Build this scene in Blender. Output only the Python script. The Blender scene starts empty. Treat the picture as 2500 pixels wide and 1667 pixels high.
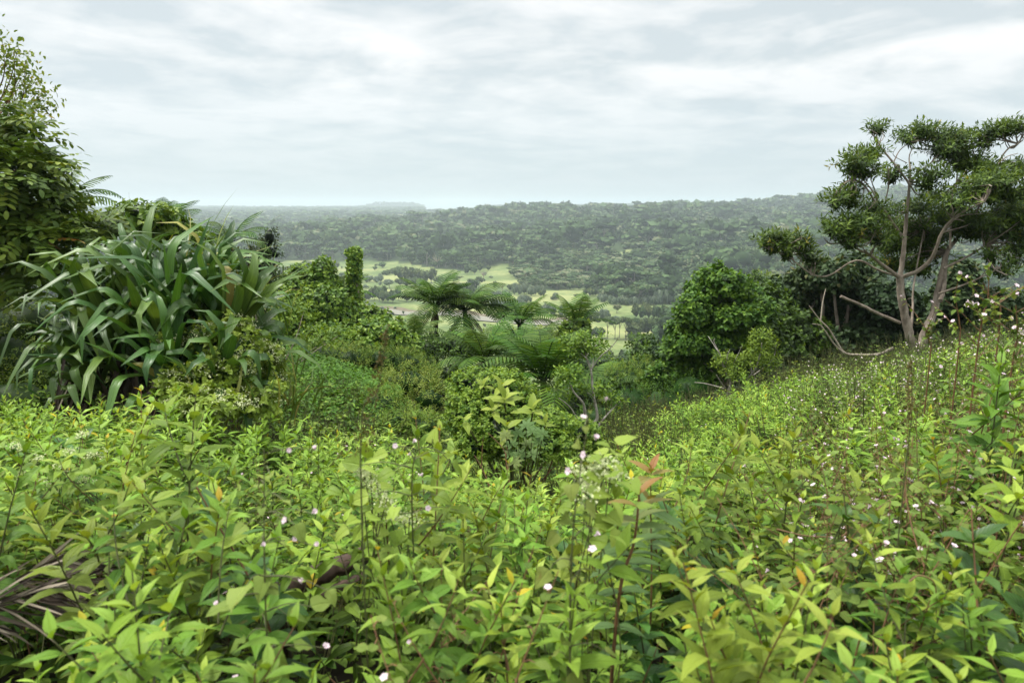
import bpy, math
import numpy as np
from mathutils import Vector

# ------------------------------------------------------------------ camera, sky, sun, exposure
scene = bpy.context.scene
COL = scene.collection
EYE = 50.0
PITCH = math.radians(10.55)
FPX = 1805.0                                   # focal length in pixels of the 2500 px wide photo
cam_data = bpy.data.cameras.new("camera")
cam_data.sensor_width = 36.0
cam_data.lens = 36.0 * FPX / 2500.0
cam_data.clip_start = 0.05
cam_data.clip_end = 60000.0
cam_data.dof.use_dof = True
cam_data.dof.focus_distance = 14.0
cam_data.dof.aperture_fstop = 4.5
cam = bpy.data.objects.new("camera", cam_data)
cam.location = (0, 0, EYE)
cam.rotation_euler = (math.pi / 2 - PITCH, 0, 0)
COL.objects.link(cam)
scene.camera = cam

SUN_EL, SUN_AZ = math.radians(62), math.radians(-70)     # azimuth from +Y (view direction) clockwise
world = bpy.data.worlds.new("World")
scene.world = world
world.use_nodes = True
def build_world():
    nt = world.node_tree
    nt.nodes.clear()
    N, L = nt.nodes.new, nt.links.new
    out = N('ShaderNodeOutputWorld'); bg = N('ShaderNodeBackground')
    bg.inputs['Strength'].default_value = 0.1
    sky = N('ShaderNodeTexSky'); sky.sky_type = 'NISHITA'; sky.sun_disc = False
    sky.sun_elevation = SUN_EL; sky.sun_rotation = SUN_AZ
    tc = N('ShaderNodeTexCoord')
    sep = N('ShaderNodeSeparateXYZ'); L(tc.outputs['Generated'], sep.inputs[0])
    zc = N('ShaderNodeMath'); zc.operation = 'MAXIMUM'; L(sep.outputs['Z'], zc.inputs[0]); zc.inputs[1].default_value = 0.0
    zz = N('ShaderNodeMath'); zz.operation = 'ADD'; L(zc.outputs[0], zz.inputs[0]); zz.inputs[1].default_value = 0.13
    dx = N('ShaderNodeMath'); dx.operation = 'DIVIDE'; L(sep.outputs['X'], dx.inputs[0]); L(zz.outputs[0], dx.inputs[1])
    dy = N('ShaderNodeMath'); dy.operation = 'DIVIDE'; L(sep.outputs['Y'], dy.inputs[0]); L(zz.outputs[0], dy.inputs[1])
    cmb = N('ShaderNodeCombineXYZ'); L(dx.outputs[0], cmb.inputs[0]); L(dy.outputs[0], cmb.inputs[1])
    # two layers of drifting cloud on a plane overhead
    turn = N('ShaderNodeMapping'); L(cmb.outputs[0], turn.inputs['Vector']); turn.inputs['Rotation'].default_value = (0, 0, math.radians(-38))
    mp = N('ShaderNodeMapping'); L(turn.outputs[0], mp.inputs['Vector']); mp.inputs['Scale'].default_value = (0.9, 0.95, 1)
    mp.inputs['Location'].default_value = (3.1, 1.7, 0)
    n1 = N('ShaderNodeTexNoise'); n1.inputs['Scale'].default_value = 0.8; n1.inputs['Detail'].default_value = 7
    n1.inputs['Roughness'].default_value = 0.56; n1.inputs['Distortion'].default_value = 0.9
    L(mp.outputs[0], n1.inputs['Vector'])
    mp2 = N('ShaderNodeMapping'); L(turn.outputs[0], mp2.inputs['Vector'])
    mp2.inputs['Scale'].default_value = (1.1, 1.15, 1)
    n2 = N('ShaderNodeTexNoise'); n2.inputs['Scale'].default_value = 2.5; n2.inputs['Detail'].default_value = 8
    n2.inputs['Roughness'].default_value = 0.55; n2.inputs['Distortion'].default_value = 0.3
    L(mp2.outputs[0], n2.inputs['Vector'])
    mx = N('ShaderNodeMath'); mx.operation = 'MULTIPLY_ADD'; L(n2.outputs['Fac'], mx.inputs[0]); mx.inputs[1].default_value = 0.7
    L(n1.outputs['Fac'], mx.inputs[2])
    cr = N('ShaderNodeValToRGB'); L(mx.outputs[0], cr.inputs[0])
    e = cr.color_ramp.elements
    e[0].position = 0.70; e[0].color = (0.64, 0.70, 0.715, 1)
    e[1].position = 0.98; e[1].color = (0.97, 0.965, 0.95, 1)
    m = cr.color_ramp.elements.new(0.83); m.color = (0.80, 0.83, 0.825, 1)
    # low sky is a flatter, bluer grey; overhead the cloud deck is brighter (it carries the daylight)
    low = N('ShaderNodeMapRange'); L(zc.outputs[0], low.inputs['Value'])
    low.inputs['From Min'].default_value = 0.0; low.inputs['From Max'].default_value = 0.17
    mixl = N('ShaderNodeMix'); mixl.data_type = 'RGBA'
    L(low.outputs[0], mixl.inputs['Factor']); mixl.inputs[6].default_value = (0.57, 0.665, 0.725, 1)
    L(cr.outputs[0], mixl.inputs[7])
    hi = N('ShaderNodeMapRange'); L(zc.outputs[0], hi.inputs['Value'])
    hi.inputs['From Min'].default_value = 0.27; hi.inputs['From Max'].default_value = 0.8
    hi.inputs['To Min'].default_value = 3.15; hi.inputs['To Max'].default_value = 10.8
    sc = N('ShaderNodeVectorMath'); sc.operation = 'SCALE'; L(mixl.outputs[2], sc.inputs[0]); L(hi.outputs[0], sc.inputs['Scale'])
    mixs = N('ShaderNodeMix'); mixs.data_type = 'RGBA'; mixs.inputs['Factor'].default_value = 0.95
    L(sky.outputs[0], mixs.inputs[6]); L(sc.outputs[0], mixs.inputs[7])
    L(mixs.outputs[2], bg.inputs['Color']); L(bg.outputs[0], out.inputs['Surface'])
build_world()

sun_data = bpy.data.lights.new("sun", 'SUN')
sun_data.energy = 1.5
sun_data.angle = math.radians(12)
sun_data.color = (1.0, 0.96, 0.89)
sun = bpy.data.objects.new("sun", sun_data)
sun_dir = Vector((math.cos(SUN_EL) * math.sin(SUN_AZ), math.cos(SUN_EL) * math.cos(SUN_AZ), math.sin(SUN_EL)))
sun.rotation_euler = sun_dir.to_track_quat('Z', 'Y').to_euler()
sun.location = (0, 0, EYE + 30)
COL.objects.link(sun)

vs = scene.view_settings
vs.view_transform = 'Standard'
try: vs.look = 'None'
except Exception: pass
vs.exposure = 1.75
vs.gamma = 1.0
vs.use_curve_mapping = False
scene.cycles.use_denoising = True
scene.cycles.max_bounces = 8
scene.cycles.diffuse_bounces = 1
scene.cycles.transmission_bounces = 4
scene.cycles.volume_bounces = 1
scene.cycles.sample_clamp_indirect = 4.0

# ------------------------------------------------------------------ pixels <-> world
CP, SP = math.cos(PITCH), math.sin(PITCH)
def at(u, v, d):
    """world point seen at photo pixel (u, v), d metres ahead (world y)"""
    a = (u - 1250.0) / FPX; b = (833.5 - v) / FPX
    k = d / (CP + b * SP)
    return np.array([a * k, d, EYE + k * (-SP + b * CP)])
def mpp(v, d):
    b = (833.5 - v) / FPX
    return d / (CP + b * SP) / FPX
def project(x, y, z):
    f = y * CP - (z - EYE) * SP
    up = y * SP + (z - EYE) * CP
    f = np.where(np.abs(f) < 1e-6, 1e-6, f)
    return 1250 + FPX * x / f, 833.5 - FPX * up / f, f
def inside(poly, x, y):
    poly = np.asarray(poly, float); r = np.zeros(np.shape(x), bool)
    n = len(poly)
    for i in range(n):
        x1, y1 = poly[i]; x2, y2 = poly[(i + 1) % n]
        c = ((y1 > y) != (y2 > y))
        xi = (x2 - x1) * (y - y1) / ((y2 - y1) if y2 != y1 else 1e-9) + x1
        r ^= c & (x < xi)
    return r
def sstep(a, b, x):
    t = np.clip((np.asarray(x, float) - a) / (b - a), 0, 1)
    return t * t * (3 - 2 * t)

# ------------------------------------------------------------------ the lie of the land
def wob(x, y, s, seed):
    x = np.asarray(x, float) / s; y = np.asarray(y, float) / s
    r = np.random.RandomState(seed); o = 0
    for k in range(5):
        a = r.uniform(0, 6.28); f = r.uniform(0.6, 1.9); p = r.uniform(0, 6.28)
        o = o + np.sin((x * math.cos(a) + y * math.sin(a)) * f * 2 + p) / (0.7 + f)
    return o / 2.5
def far_z(x, y):
    x = np.asarray(x, float); y = np.asarray(y, float)
    r = np.hypot(x, y)
    hillside = 46.0 * (1 - np.clip((y - 10) / 180.0, 0, 1)) ** 1.45
    valley = 1.0 + 0.9 * wob(x, y, 60, 3)
    foot = np.interp(x, [-900, -400, -240, -80, 63, 110, 180, 320, 900], [1000, 820, 720, 585, 470, 385, 330, 280, 260])
    rdy = np.interp(x, [-900, -270, 0, 400, 565, 1000, 2500], [1100, 930, 1250, 1300, 1200, 1200, 1100])
    rdz = np.interp(x, [-900, -600, -270, -100, 0, 200, 380, 480, 560, 660, 800, 1000, 1800], [3, 4, 6, 20, 29, 31, 33, 43, 56, 56, 44, 42, 42]) + 2.0 * wob(x, y, 120, 8)
    t = (y - foot) / (rdy - foot)
    up = rdz * np.clip(t, 0, 1) ** 0.85 * sstep(0, 0.12, t)
    plat = np.interp(y, [600, 1500, 2600, 4300, 5200], [0, 6, 13, 16, -20]) + 3.0 * wob(x, y, 300, 11) * sstep(700, 1500, y)
    rise = sstep(-0.2, 0.25, (x / np.maximum(y, 1) + 0.02)) * 12 * sstep(1800, 3000, y)
    plat = plat + rise
    down = sstep(0, 900, y - rdy)
    hill = np.where(t <= 1, up, rdz * (1 - down) + np.minimum(plat, rdz) * down)
    mesa = sstep(-960, -760, x) * (1 - sstep(-585, -520, x)) * sstep(4250, 4350, y) * (1 - sstep(4900, 5000, y)) * 26
    z = valley + np.maximum(hill, np.where(y > 700, plat, 0)) + mesa + 5 * sstep(0, 0.3, t) * wob(x, y, 90, 5) * (t < 1.0) * (1 - sstep(.6, 1, t))
    return np.where(y < 215, hillside + valley * sstep(150, 215, y), z + 0)
NEAR = np.array([  # x, y, height relative to the eye
    (0, 0, -1.7), (0, 1.6, -1.72), (-2, 2, -1.75), (2, 2, -1.68), (0, -6, -1.6), (-6, -4, -1.6), (6, -4, -1.5), (-9, 1, -1.6), (9, 1, -1.4),
    (-3, 5.5, -2.3), (-5.0, 5.0, -2.3), (-4, 7.5, -2.65), (-1.2, 5.0, -2.6), (0, 5, -2.85), (0.1, 7.2, -3.25), (.9, 5.0, -2.8), (.2, 3.2, -2.2), (0.6, 9.0, -3.45), (1.2, 10.2, -3.5),
    (1.6, 7.5, -3.15), (3.4, 9.0, -2.95), (4.6, 9.2, -2.75), (4.3, 7.0, -2.1), (4.4, 6.0, -1.85), (7, 7, -1.6), (6.8, 12.5, -3.0), (8.5, 10, -2.2),
    (0.4, 15, -5.6), (2.5, 15, -5.6), (4.4, 15, -4.1), (1, 22, -7.4), (-1.5, 22, -5.6), (-3.2, 13, -3.05), (-2.8, 9.5, -2.65), (-1.9, 13, -3.7),
    (-4, 18, -3.7), (-5.5, 18, -3.5), (-6, 12, -2.8), (-9, 9, -2.3), (-10, 16, -3.0), (-8, 24, -4.6), (9, 18, -4.2), (13, 15, -3.0), (14, 24, -6.5), (6, 24, -7.2),
    (-16, 8, -2), (17, 8, -1.6), (-18, 26, -5.5), (22, 24, -6), (0, 34, -11), (-14, 36, -9), (15, 36, -10.5), (-26, 12, -2.3), (28, 12, -2), (0, -20, -1.2), (-20, -12, -1.4), (20, -12, -1.0)], float)
def _tps():
    P = NEAR[:, :2]; n = len(P)
    d = np.hypot(P[:, None, 0] - P[None, :, 0], P[:, None, 1] - P[None, :, 1])
    K = np.where(d > 0, d * d * np.log(d + 1e-12), 0) + np.eye(n) * 0.15
    Q = np.c_[np.ones(n), P]
    A = np.block([[K, Q], [Q.T, np.zeros((3, 3))]])
    return np.linalg.solve(A, np.r_[NEAR[:, 2], 0, 0, 0])
TPS = _tps()
def near_z(x, y):
    x = np.asarray(x, float); y = np.asarray(y, float); o = TPS[-3] + TPS[-2] * x + TPS[-1] * y
    for (px, py, _), w in zip(NEAR, TPS[:-3]):
        d2 = (x - px) ** 2 + (y - py) ** 2
        o = o + w * 0.5 * d2 * np.log(d2 + 1e-12)
    return o + EYE
def ground(x, y):
    x = np.asarray(x, float); y = np.asarray(y, float)
    r = np.hypot(x, y); w = sstep(24, 44, r)
    rr = np.minimum(r, 44.0) / np.maximum(r, 1e-6)
    return near_z(x * rr, y * rr) * (1 - w) + far_z(x, y) * w
def ground_at(u, v, dmin=60.0, dmax=4000.0):
    """where the line of sight through a photo pixel meets the land"""
    ds = np.exp(np.linspace(math.log(dmin), math.log(dmax), 1500))
    a = (u - 1250.0) / FPX; b = (833.5 - v) / FPX
    k = ds / (CP + b * SP)
    x = a * k; z = EYE + k * (-SP + b * CP)
    h = z - ground(x, ds)
    i = int(np.argmax(h < 0)) if (h < 0).any() else len(ds) - 1
    return np.array([x[i], ds[i], float(ground(x[i], ds[i]))])

# ------------------------------------------------------------------ mesh building
class MB:
    def __init__(s): s.v = []; s.f = []; s.uv = []; s.t = []; s.m = []; s.n = 0
    def add(s, V, F, UV, T, mat=0):
        V = np.asarray(V, float).reshape(-1, 3)
        s.v.append(V); s.f.append(np.asarray(F, np.int64).reshape(-1, 4) + s.n); s.n += len(V)
        s.uv.append(np.asarray(UV, float).reshape(-1, 2)); s.t.append(np.broadcast_to(np.asarray(T, float), (len(V),)))
        s.m.append(np.full(len(s.f[-1]), mat, np.int32))
    def arrays(s):
        return np.concatenate(s.v), np.concatenate(s.f), np.concatenate(s.uv), np.concatenate(s.t), np.concatenate(s.m)
    def scatter(s, protos, which, pos, scale, rot, tshift=None, lean=None):
        """merge many transformed copies of prototype meshes (turned about z, optionally leaning)"""
        for k, p in enumerate(protos):
            idx = np.nonzero(which == k)[0]
            if not len(idx): continue
            V, F, UV, T, M = p.arrays() if isinstance(p, MB) else p
            c, sn = np.cos(rot[idx])[:, None], np.sin(rot[idx])[:, None]
            sc = scale[idx]; sc = sc[:, None] if sc.ndim == 1 else sc
            sx = sc[:, :1]; sz = sc[:, -1:]
            X = (V[None, :, 0] * c - V[None, :, 1] * sn) * sx; Y = (V[None, :, 0] * sn + V[None, :, 1] * c) * sx; Z = V[None, :, 2] * sz
            if lean is not None:
                X = X + Z * lean[idx, :1]; Y = Y + Z * lean[idx, 1:]
            W = np.stack([X + pos[idx, :1], Y + pos[idx, 1:2], Z + pos[idx, 2:]], -1)
            m = len(idx); nv = len(V)
            FF = (F[None] + (np.arange(m) * nv)[:, None, None]).reshape(-1, 4)
            TT = np.tile(T, m) + (0 if tshift is None else np.repeat(tshift[idx], nv))
            s.v.append(W.reshape(-1, 3)); s.f.append(FF + s.n); s.n += m * nv
            s.uv.append(np.tile(UV, (m, 1))); s.t.append(np.clip(TT, 0, 1)); s.m.append(np.tile(M, m))
    def mesh(s, name, mats):
        V, F, UV, T, M = s.arrays()
        me = bpy.data.meshes.new(name)
        me.vertices.add(len(V)); me.vertices.foreach_set('co', V.astype(np.float32).ravel())
        me.loops.add(len(F) * 4); me.loops.foreach_set('vertex_index', F.astype(np.int32).ravel())
        me.polygons.add(len(F)); me.polygons.foreach_set('loop_start', np.arange(len(F), dtype=np.int32) * 4)
        for m in mats: me.materials.append(m)
        if len(mats) > 1: me.polygons.foreach_set('material_index', M)
        me.polygons.foreach_set('use_smooth', np.ones(len(F), bool))
        ul = me.uv_layers.new(name='UVMap'); ul.data.foreach_set('uv', UV[F.ravel()].astype(np.float32).ravel())
        at_ = me.attributes.new('tint', 'FLOAT', 'POINT'); at_.data.foreach_set('value', T.astype(np.float32))
        me.update(calc_edges=True); me.validate()
        return me
    def obj(s, name, mats, parent=None, loc=None):
        mats = mats if isinstance(mats, (list, tuple)) else [mats]
        if loc is not None:
            s.v = [v - np.asarray(loc, float) for v in s.v]
        o = bpy.data.objects.new(name, s.mesh(name, mats)); COL.objects.link(o)
        if loc is not None and parent is None: o.location = loc
        if parent is not None: o.parent = parent
        return o

def tag(o, label=None, cat=None, group=None, kind=None):
    if label: o['label'] = label
    if cat: o['category'] = cat
    if group: o['group'] = group
    if kind: o['kind'] = kind
    return o
def empty(name, loc, label, cat, group=None):
    o = bpy.data.objects.new(name, None); COL.objects.link(o); o.location = tuple(float(q) for q in loc)
    o.empty_display_size = 0.1
    return tag(o, label, cat, group)
KIDS = {}
def part(mb, name, mats, root, world=True):
    loc = np.array(root.location) if world else np.zeros(3)
    mb.v = [v - loc for v in mb.v]
    return mb.obj(name, mats, parent=root)
def dup(root, loc, rz=0.0, scale=1.0, label=None, group=None, lean=(0, 0)):
    r = root.copy(); COL.objects.link(r); r.location = tuple(float(q) for q in loc); r.rotation_euler = (lean[0], lean[1], rz)
    r.scale = (scale,) * 3 if np.isscalar(scale) else scale
    if label: r['label'] = label
    if group: r['group'] = group
    for ch in root.children:
        c = ch.copy(); COL.objects.link(c); c.parent = r
    return r

def unit(a):
    a = np.asarray(a, float); return a / np.maximum(np.linalg.norm(a, axis=-1, keepdims=True), 1e-9)
LANCE = ([0, .06, .2, .38, .58, .8, 1], [.05, .1, .72, 1, .82, .36, .02])
OVATE = ([0, .08, .22, .42, .65, .85, 1], [.06, .5, .96, 1, .74, .36, .02])
HEART = ([0, .05, .18, .4, .65, .86, 1], [.1, .8, 1.0, .92, .62, .27, .02])
ROUND = ([0, .06, .22, .5, .78, .93, 1], [.15, .62, .92, 1, .8, .45, .05])
STRAP = ([0, .12, .3, .5, .6, .65, .70, .85, 1], [.6, .85, 1, 1, .97, .93, .85, .5, .03])
DIAM = ([0, .45, 1], [.12, 1, .04])
DIAM4 = ([0, .25, .6, 1], [.12, .95, .8, .04])
NARROW = ([0, .3, .7, 1], [.2, 1, .85, .06])
def leaves(mb, P, D, U, L, W, droop=0.5, fold=0.25, shape=LANCE, tint=0.5, bend=None, mat=0, wave=0.0, rng=None):
    """leaf blades: base P, direction D, upper-side normal U, length L, full width W, droop = bend to the tip in radians"""
    P = np.asarray(P, float).reshape(-1, 3); n = len(P)
    if n == 0: return
    D = unit(np.broadcast_to(np.asarray(D, float), (n, 3))); U = np.broadcast_to(np.asarray(U, float), (n, 3))
    S = unit(np.cross(D, U)); U = np.cross(S, D)
    L = np.broadcast_to(np.asarray(L, float), (n,)); W = np.broadcast_to(np.asarray(W, float), (n,))
    droop = np.broadcast_to(np.asarray(droop, float), (n,)); fold = np.broadcast_to(np.asarray(fold, float), (n,))
    ts, ps = np.array(shape[0], float), np.array(shape[1], float); k = len(ts)
    bd = ts if bend is None else np.asarray(bend, float)
    c = P.copy(); rows = []
    for i in range(k):
        if i > 0:
            am = droop * 0.5 * (bd[i] + bd[i - 1])
            c = c + (D * np.cos(am)[:, None] - U * np.sin(am)[:, None]) * ((ts[i] - ts[i - 1]) * L)[:, None]
        a = droop * bd[i]
        nn = U * np.cos(a)[:, None] + D * np.sin(a)[:, None]
        hw = (0.5 * W * ps[i])[:, None]
        wv = 0
        if wave and rng is not None: wv = nn * (rng.uniform(-1, 1, (n, 1)) * wave) * hw
        rows.append(np.stack([c - S * hw + nn * hw * fold[:, None] + wv, c, c + S * hw + nn * hw * fold[:, None] - wv], 1))
    V = np.stack(rows, 1)                               # n,k,3,3
    i0 = np.arange(n)[:, None, None] * (k * 3) + (np.arange(k - 1) * 3)[None, :, None]
    q = np.stack([i0[..., 0] + 0, i0[..., 0] + 1, i0[..., 0] + 4, i0[..., 0] + 3], -1)
    q2 = np.stack([i0[..., 0] + 1, i0[..., 0] + 2, i0[..., 0] + 5, i0[..., 0] + 4], -1)
    UV = np.broadcast_to(np.stack([np.broadcast_to(np.array([0, .5, 1.]), (k, 3)), np.broadcast_to(ts[:, None], (k, 3))], -1), (n, k, 3, 2))
    T = np.repeat(np.broadcast_to(np.asarray(tint, float), (n,)), k * 3)
    mb.add(V, np.concatenate([q.reshape(-1, 4), q2.reshape(-1, 4)]), UV, T, mat)
def tube(mb, pts, rad, sides=6, tint=0.5, mat=0, rough=0.0, rng=None):
    pts = np.asarray(pts, float); m = len(pts); rad = np.broadcast_to(np.asarray(rad, float), (m,))
    tg = unit(np.gradient(pts, axis=0)); ref = np.array([0.31, 0.2, 0.93]) if abs(tg[0] @ np.array([.31, .2, .93])) < .9 else np.array([1., 0, 0])
    a = unit(np.cross(tg, ref)); b = np.cross(tg, a)
    th = np.arange(sides + 1) / sides * 2 * math.pi
    r = rad[:, None] * np.ones((m, sides + 1))
    if rough and rng is not None:
        q = 1 + rough * rng.uniform(-1, 1, (m, sides + 1)); q[:, -1] = q[:, 0]; r = r * q
    V = pts[:, None] + a[:, None] * (np.cos(th)[None, :, None] * r[..., None]) + b[:, None] * (np.sin(th)[None, :, None] * r[..., None])
    i = np.arange(m - 1)[:, None] * (sides + 1) + np.arange(sides)[None]
    F = np.stack([i, i + 1, i + sides + 2, i + sides + 1], -1).reshape(-1, 4)
    ln = np.r_[0, np.cumsum(np.linalg.norm(np.diff(pts, axis=0), axis=1))]
    UV = np.stack(np.broadcast_arrays(th[None] / 6.283, ln[:, None]), -1)
    mb.add(V, F, UV, tint, mat)
    for e in (0, m - 1):                                 # close the end with a fan of quads to its middle
        c = pts[e]; ring = V[e, :sides]
        W = np.concatenate([ring, [c]]); h = np.arange(0, sides - sides % 2, 2)
        F2 = np.stack([h, (h + 1) % sides, (h + 2) % sides, np.full(len(h), sides)], -1)
        mb.add(W, F2, np.zeros((sides + 1, 2)), tint, mat)
def smooth(pts, per=4):
    """Catmull-Rom through points"""
    p = np.asarray(pts, float); p = np.concatenate([[2 * p[0] - p[1]], p, [2 * p[-1] - p[-2]]]); o = []
    for i in range(1, len(p) - 2):
        for t in np.arange(per) / per:
            o.append(0.5 * (2 * p[i] + (p[i + 1] - p[i - 1]) * t + (2 * p[i - 1] - 5 * p[i] + 4 * p[i + 1] - p[i + 2]) * t * t + (3 * p[i] - p[i - 1] - 3 * p[i + 1] + p[i + 2]) * t ** 3))
    o.append(p[-2]); return np.array(o)
def boxm(mb, x0, x1, y0, y1, z0, z1, rz=0, c=(0, 0), tint=0.5, mat=0):
    V = np.array([[x, y, z] for z in (z0, z1) for x, y in ((x0, y0), (x1, y0), (x1, y1), (x0, y1))], float)
    co, si = math.cos(rz), math.sin(rz)
    V = np.c_[V[:, 0] * co - V[:, 1] * si + c[0], V[:, 0] * si + V[:, 1] * co + c[1], V[:, 2]]
    mb.add(V, [[3, 2, 1, 0], [4, 5, 6, 7], [0, 1, 5, 4], [1, 2, 6, 5], [2, 3, 7, 6], [3, 0, 4, 7]], np.zeros((8, 2)), tint, mat)
def rdir(rng, n): return unit(rng.normal(size=(n, 3)))

# ------------------------------------------------------------------ materials
def nodes_of(name):
    m = bpy.data.materials.new(name); m.use_nodes = True
    nt = m.node_tree; nt.nodes.clear()
    return m, nt, nt.nodes.new, nt.links.new
def ramp(nt, stops):
    cr = nt.nodes.new('ShaderNodeValToRGB'); e = cr.color_ramp.elements
    e[0].position, e[0].color = stops[0][0], (*stops[0][1], 1)
    e[1].position, e[1].color = stops[-1][0], (*stops[-1][1], 1)
    for p, c in stops[1:-1]:
        q = e.new(p); q.color = (*c, 1)
    return cr
def leaf_mat(name, stops, rough=0.42, spec=0.4, trans=0.26, veins=True, hue=0.03, val=0.08, blotch=0.0, coord='Object', tcol=(1.25, 1.15, 0.5)):
    m, nt, N, L = nodes_of(name)
    out = N('ShaderNodeOutputMaterial'); at_ = N('ShaderNodeAttribute'); at_.attribute_name = 'tint'
    cr = ramp(nt, stops); L(at_.outputs['Fac'], cr.inputs[0])
    oi = N('ShaderNodeObjectInfo')
    hsv = N('ShaderNodeHueSaturation'); L(cr.outputs[0], hsv.inputs['Color'])
    mh = N('ShaderNodeMapRange'); L(oi.outputs['Random'], mh.inputs[0]); mh.inputs[3].default_value = 0.5 - hue * .5; mh.inputs[4].default_value = 0.5 + hue * .5
    L(mh.outputs[0], hsv.inputs['Hue'])
    fr_ = N('ShaderNodeMath'); fr_.operation = 'FRACT'; ml_ = N('ShaderNodeMath'); ml_.operation = 'MULTIPLY'; L(oi.outputs['Random'], ml_.inputs[0]); ml_.inputs[1].default_value = 7.31; L(ml_.outputs[0], fr_.inputs[0])
    mv = N('ShaderNodeMapRange'); L(fr_.outputs[0], mv.inputs[0]); mv.inputs[3].default_value = 1 - val; mv.inputs[4].default_value = 1 + val; L(mv.outputs[0], hsv.inputs['Value'])
    col = hsv.outputs[0]
    bump = None
    if veins:
        uv = N('ShaderNodeUVMap'); sp = N('ShaderNodeSeparateXYZ'); L(uv.outputs[0], sp.inputs[0])
        ab = N('ShaderNodeMath'); ab.operation = 'SUBTRACT'; L(sp.outputs[0], ab.inputs[0]); ab.inputs[1].default_value = 0.5
        ab2 = N('ShaderNodeMath'); ab2.operation = 'ABSOLUTE'; L(ab.outputs[0], ab2.inputs[0])
        mid = N('ShaderNodeMapRange'); L(ab2.outputs[0], mid.inputs[0]); mid.inputs[1].default_value = 0.0; mid.inputs[2].default_value = 0.07
        mid.inputs[3].default_value = 1.0; mid.inputs[4].default_value = 0.0
        ph = N('ShaderNodeMath'); ph.operation = 'MULTIPLY_ADD'; L(ab2.outputs[0], ph.inputs[0]); ph.inputs[1].default_value = -0.55; L(sp.outputs[1], ph.inputs[2])
        fr = N('ShaderNodeMath'); fr.operation = 'MULTIPLY'; L(ph.outputs[0], fr.inputs[0]); fr.inputs[1].default_value = 52.0
        sn = N('ShaderNodeMath'); sn.operation = 'SINE'; L(fr.outputs[0], sn.inputs[0])
        sv = N('ShaderNodeMapRange'); L(sn.outputs[0], sv.inputs[0]); sv.inputs[1].default_value = 0.6; sv.inputs[2].default_value = 1.0
        sv.inputs[3].default_value = 0.0; sv.inputs[4].default_value = 0.35
        mxv = N('ShaderNodeMath'); mxv.operation = 'MAXIMUM'; L(mid.outputs[0], mxv.inputs[0]); L(sv.outputs[0], mxv.inputs[1])
        mixv = N('ShaderNodeMix'); mixv.data_type = 'RGBA'; mixv.blend_type = 'MIX'
        mf = N('ShaderNodeMath'); mf.operation = 'MULTIPLY'; L(mxv.outputs[0], mf.inputs[0]); mf.inputs[1].default_value = 0.62
        br = N('ShaderNodeVectorMath'); br.operation = 'MULTIPLY_ADD'; L(col, br.inputs[0]); br.inputs[1].default_value = (1.3, 1.25, 1.2); br.inputs[2].default_value = (.02, .03, .008)
        L(mf.outputs[0], mixv.inputs['Factor']); L(col, mixv.inputs[6]); L(br.outputs[0], mixv.inputs[7]); col = mixv.outputs[2]
        bump = N('ShaderNodeBump'); bump.inputs['Strength'].default_value = 0.6; bump.inputs['Distance'].default_value = 0.004; bump.invert = True
        L(mxv.outputs[0], bump.inputs['Height'])
    if blotch:
        tc = N('ShaderNodeTexCoord'); no = N('ShaderNodeTexNoise'); no.inputs['Scale'].default_value = 38.0; no.inputs['Detail'].default_value = 3
        L(tc.outputs['Object'], no.inputs['Vector'])
        mr = N('ShaderNodeMapRange'); L(no.outputs['Fac'], mr.inputs[0]); mr.inputs[1].default_value = 0.66; mr.inputs[2].default_value = 0.74; mr.inputs[4].default_value = blotch
        mixb = N('ShaderNodeMix'); mixb.data_type = 'RGBA'; L(mr.outputs[0], mixb.inputs['Factor']); L(col, mixb.inputs[6]); mixb.inputs[7].default_value = (.16, .11, .03, 1)
        col = mixb.outputs[2]
    pb = N('ShaderNodeBsdfPrincipled'); L(col, pb.inputs['Base Color'])
    pb.inputs['Roughness'].default_value = rough; pb.inputs['Specular IOR Level'].default_value = spec
    if bump: L(bump.outputs[0], pb.inputs['Normal'])
    tb = N('ShaderNodeBsdfTranslucent')
    tm = N('ShaderNodeVectorMath'); tm.operation = 'MULTIPLY'; L(col, tm.inputs[0]); tm.inputs[1].default_value = tcol
    L(tm.outputs[0], tb.inputs['Color'])
    mx = N('ShaderNodeMixShader'); mx.inputs[0].default_value = trans; L(pb.outputs[0], mx.inputs[1]); L(tb.outputs[0], mx.inputs[2])
    L(mx.outputs[0], out.inputs['Surface'])
    return m
def bark_mat(name, a, b, c=None, scale=8.0, stretch=0.35, rough=0.85, bumpd=0.01):
    m, nt, N, L = nodes_of(name)
    out = N('ShaderNodeOutputMaterial'); pb = N('ShaderNodeBsdfPrincipled'); L(pb.outputs[0], out.inputs[0])
    pb.inputs['Roughness'].default_value = rough; pb.inputs['Specular IOR Level'].default_value = 0.2
    tc = N('ShaderNodeTexCoord'); mp = N('ShaderNodeMapping'); mp.inputs['Scale'].default_value = (1, 1, stretch); L(tc.outputs['Object'], mp.inputs[0])
    no = N('ShaderNodeTexNoise'); no.inputs['Scale'].default_value = scale; no.inputs['Detail'].default_value = 8; no.inputs['Roughness'].default_value = 0.65
    L(mp.outputs[0], no.inputs['Vector'])
    st = [(0.32, a), (0.62, b)] + ([(0.72, c)] if c else [])
    cr = ramp(nt, st); L(no.outputs['Fac'], cr.inputs[0]); L(cr.outputs[0], pb.inputs['Base Color'])
    bp = N('ShaderNodeBump'); bp.inputs['Distance'].default_value = bumpd; bp.inputs['Strength'].default_value = 0.7; L(no.outputs['Fac'], bp.inputs['Height']); L(bp.outputs[0], pb.inputs['Normal'])
    return m
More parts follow.
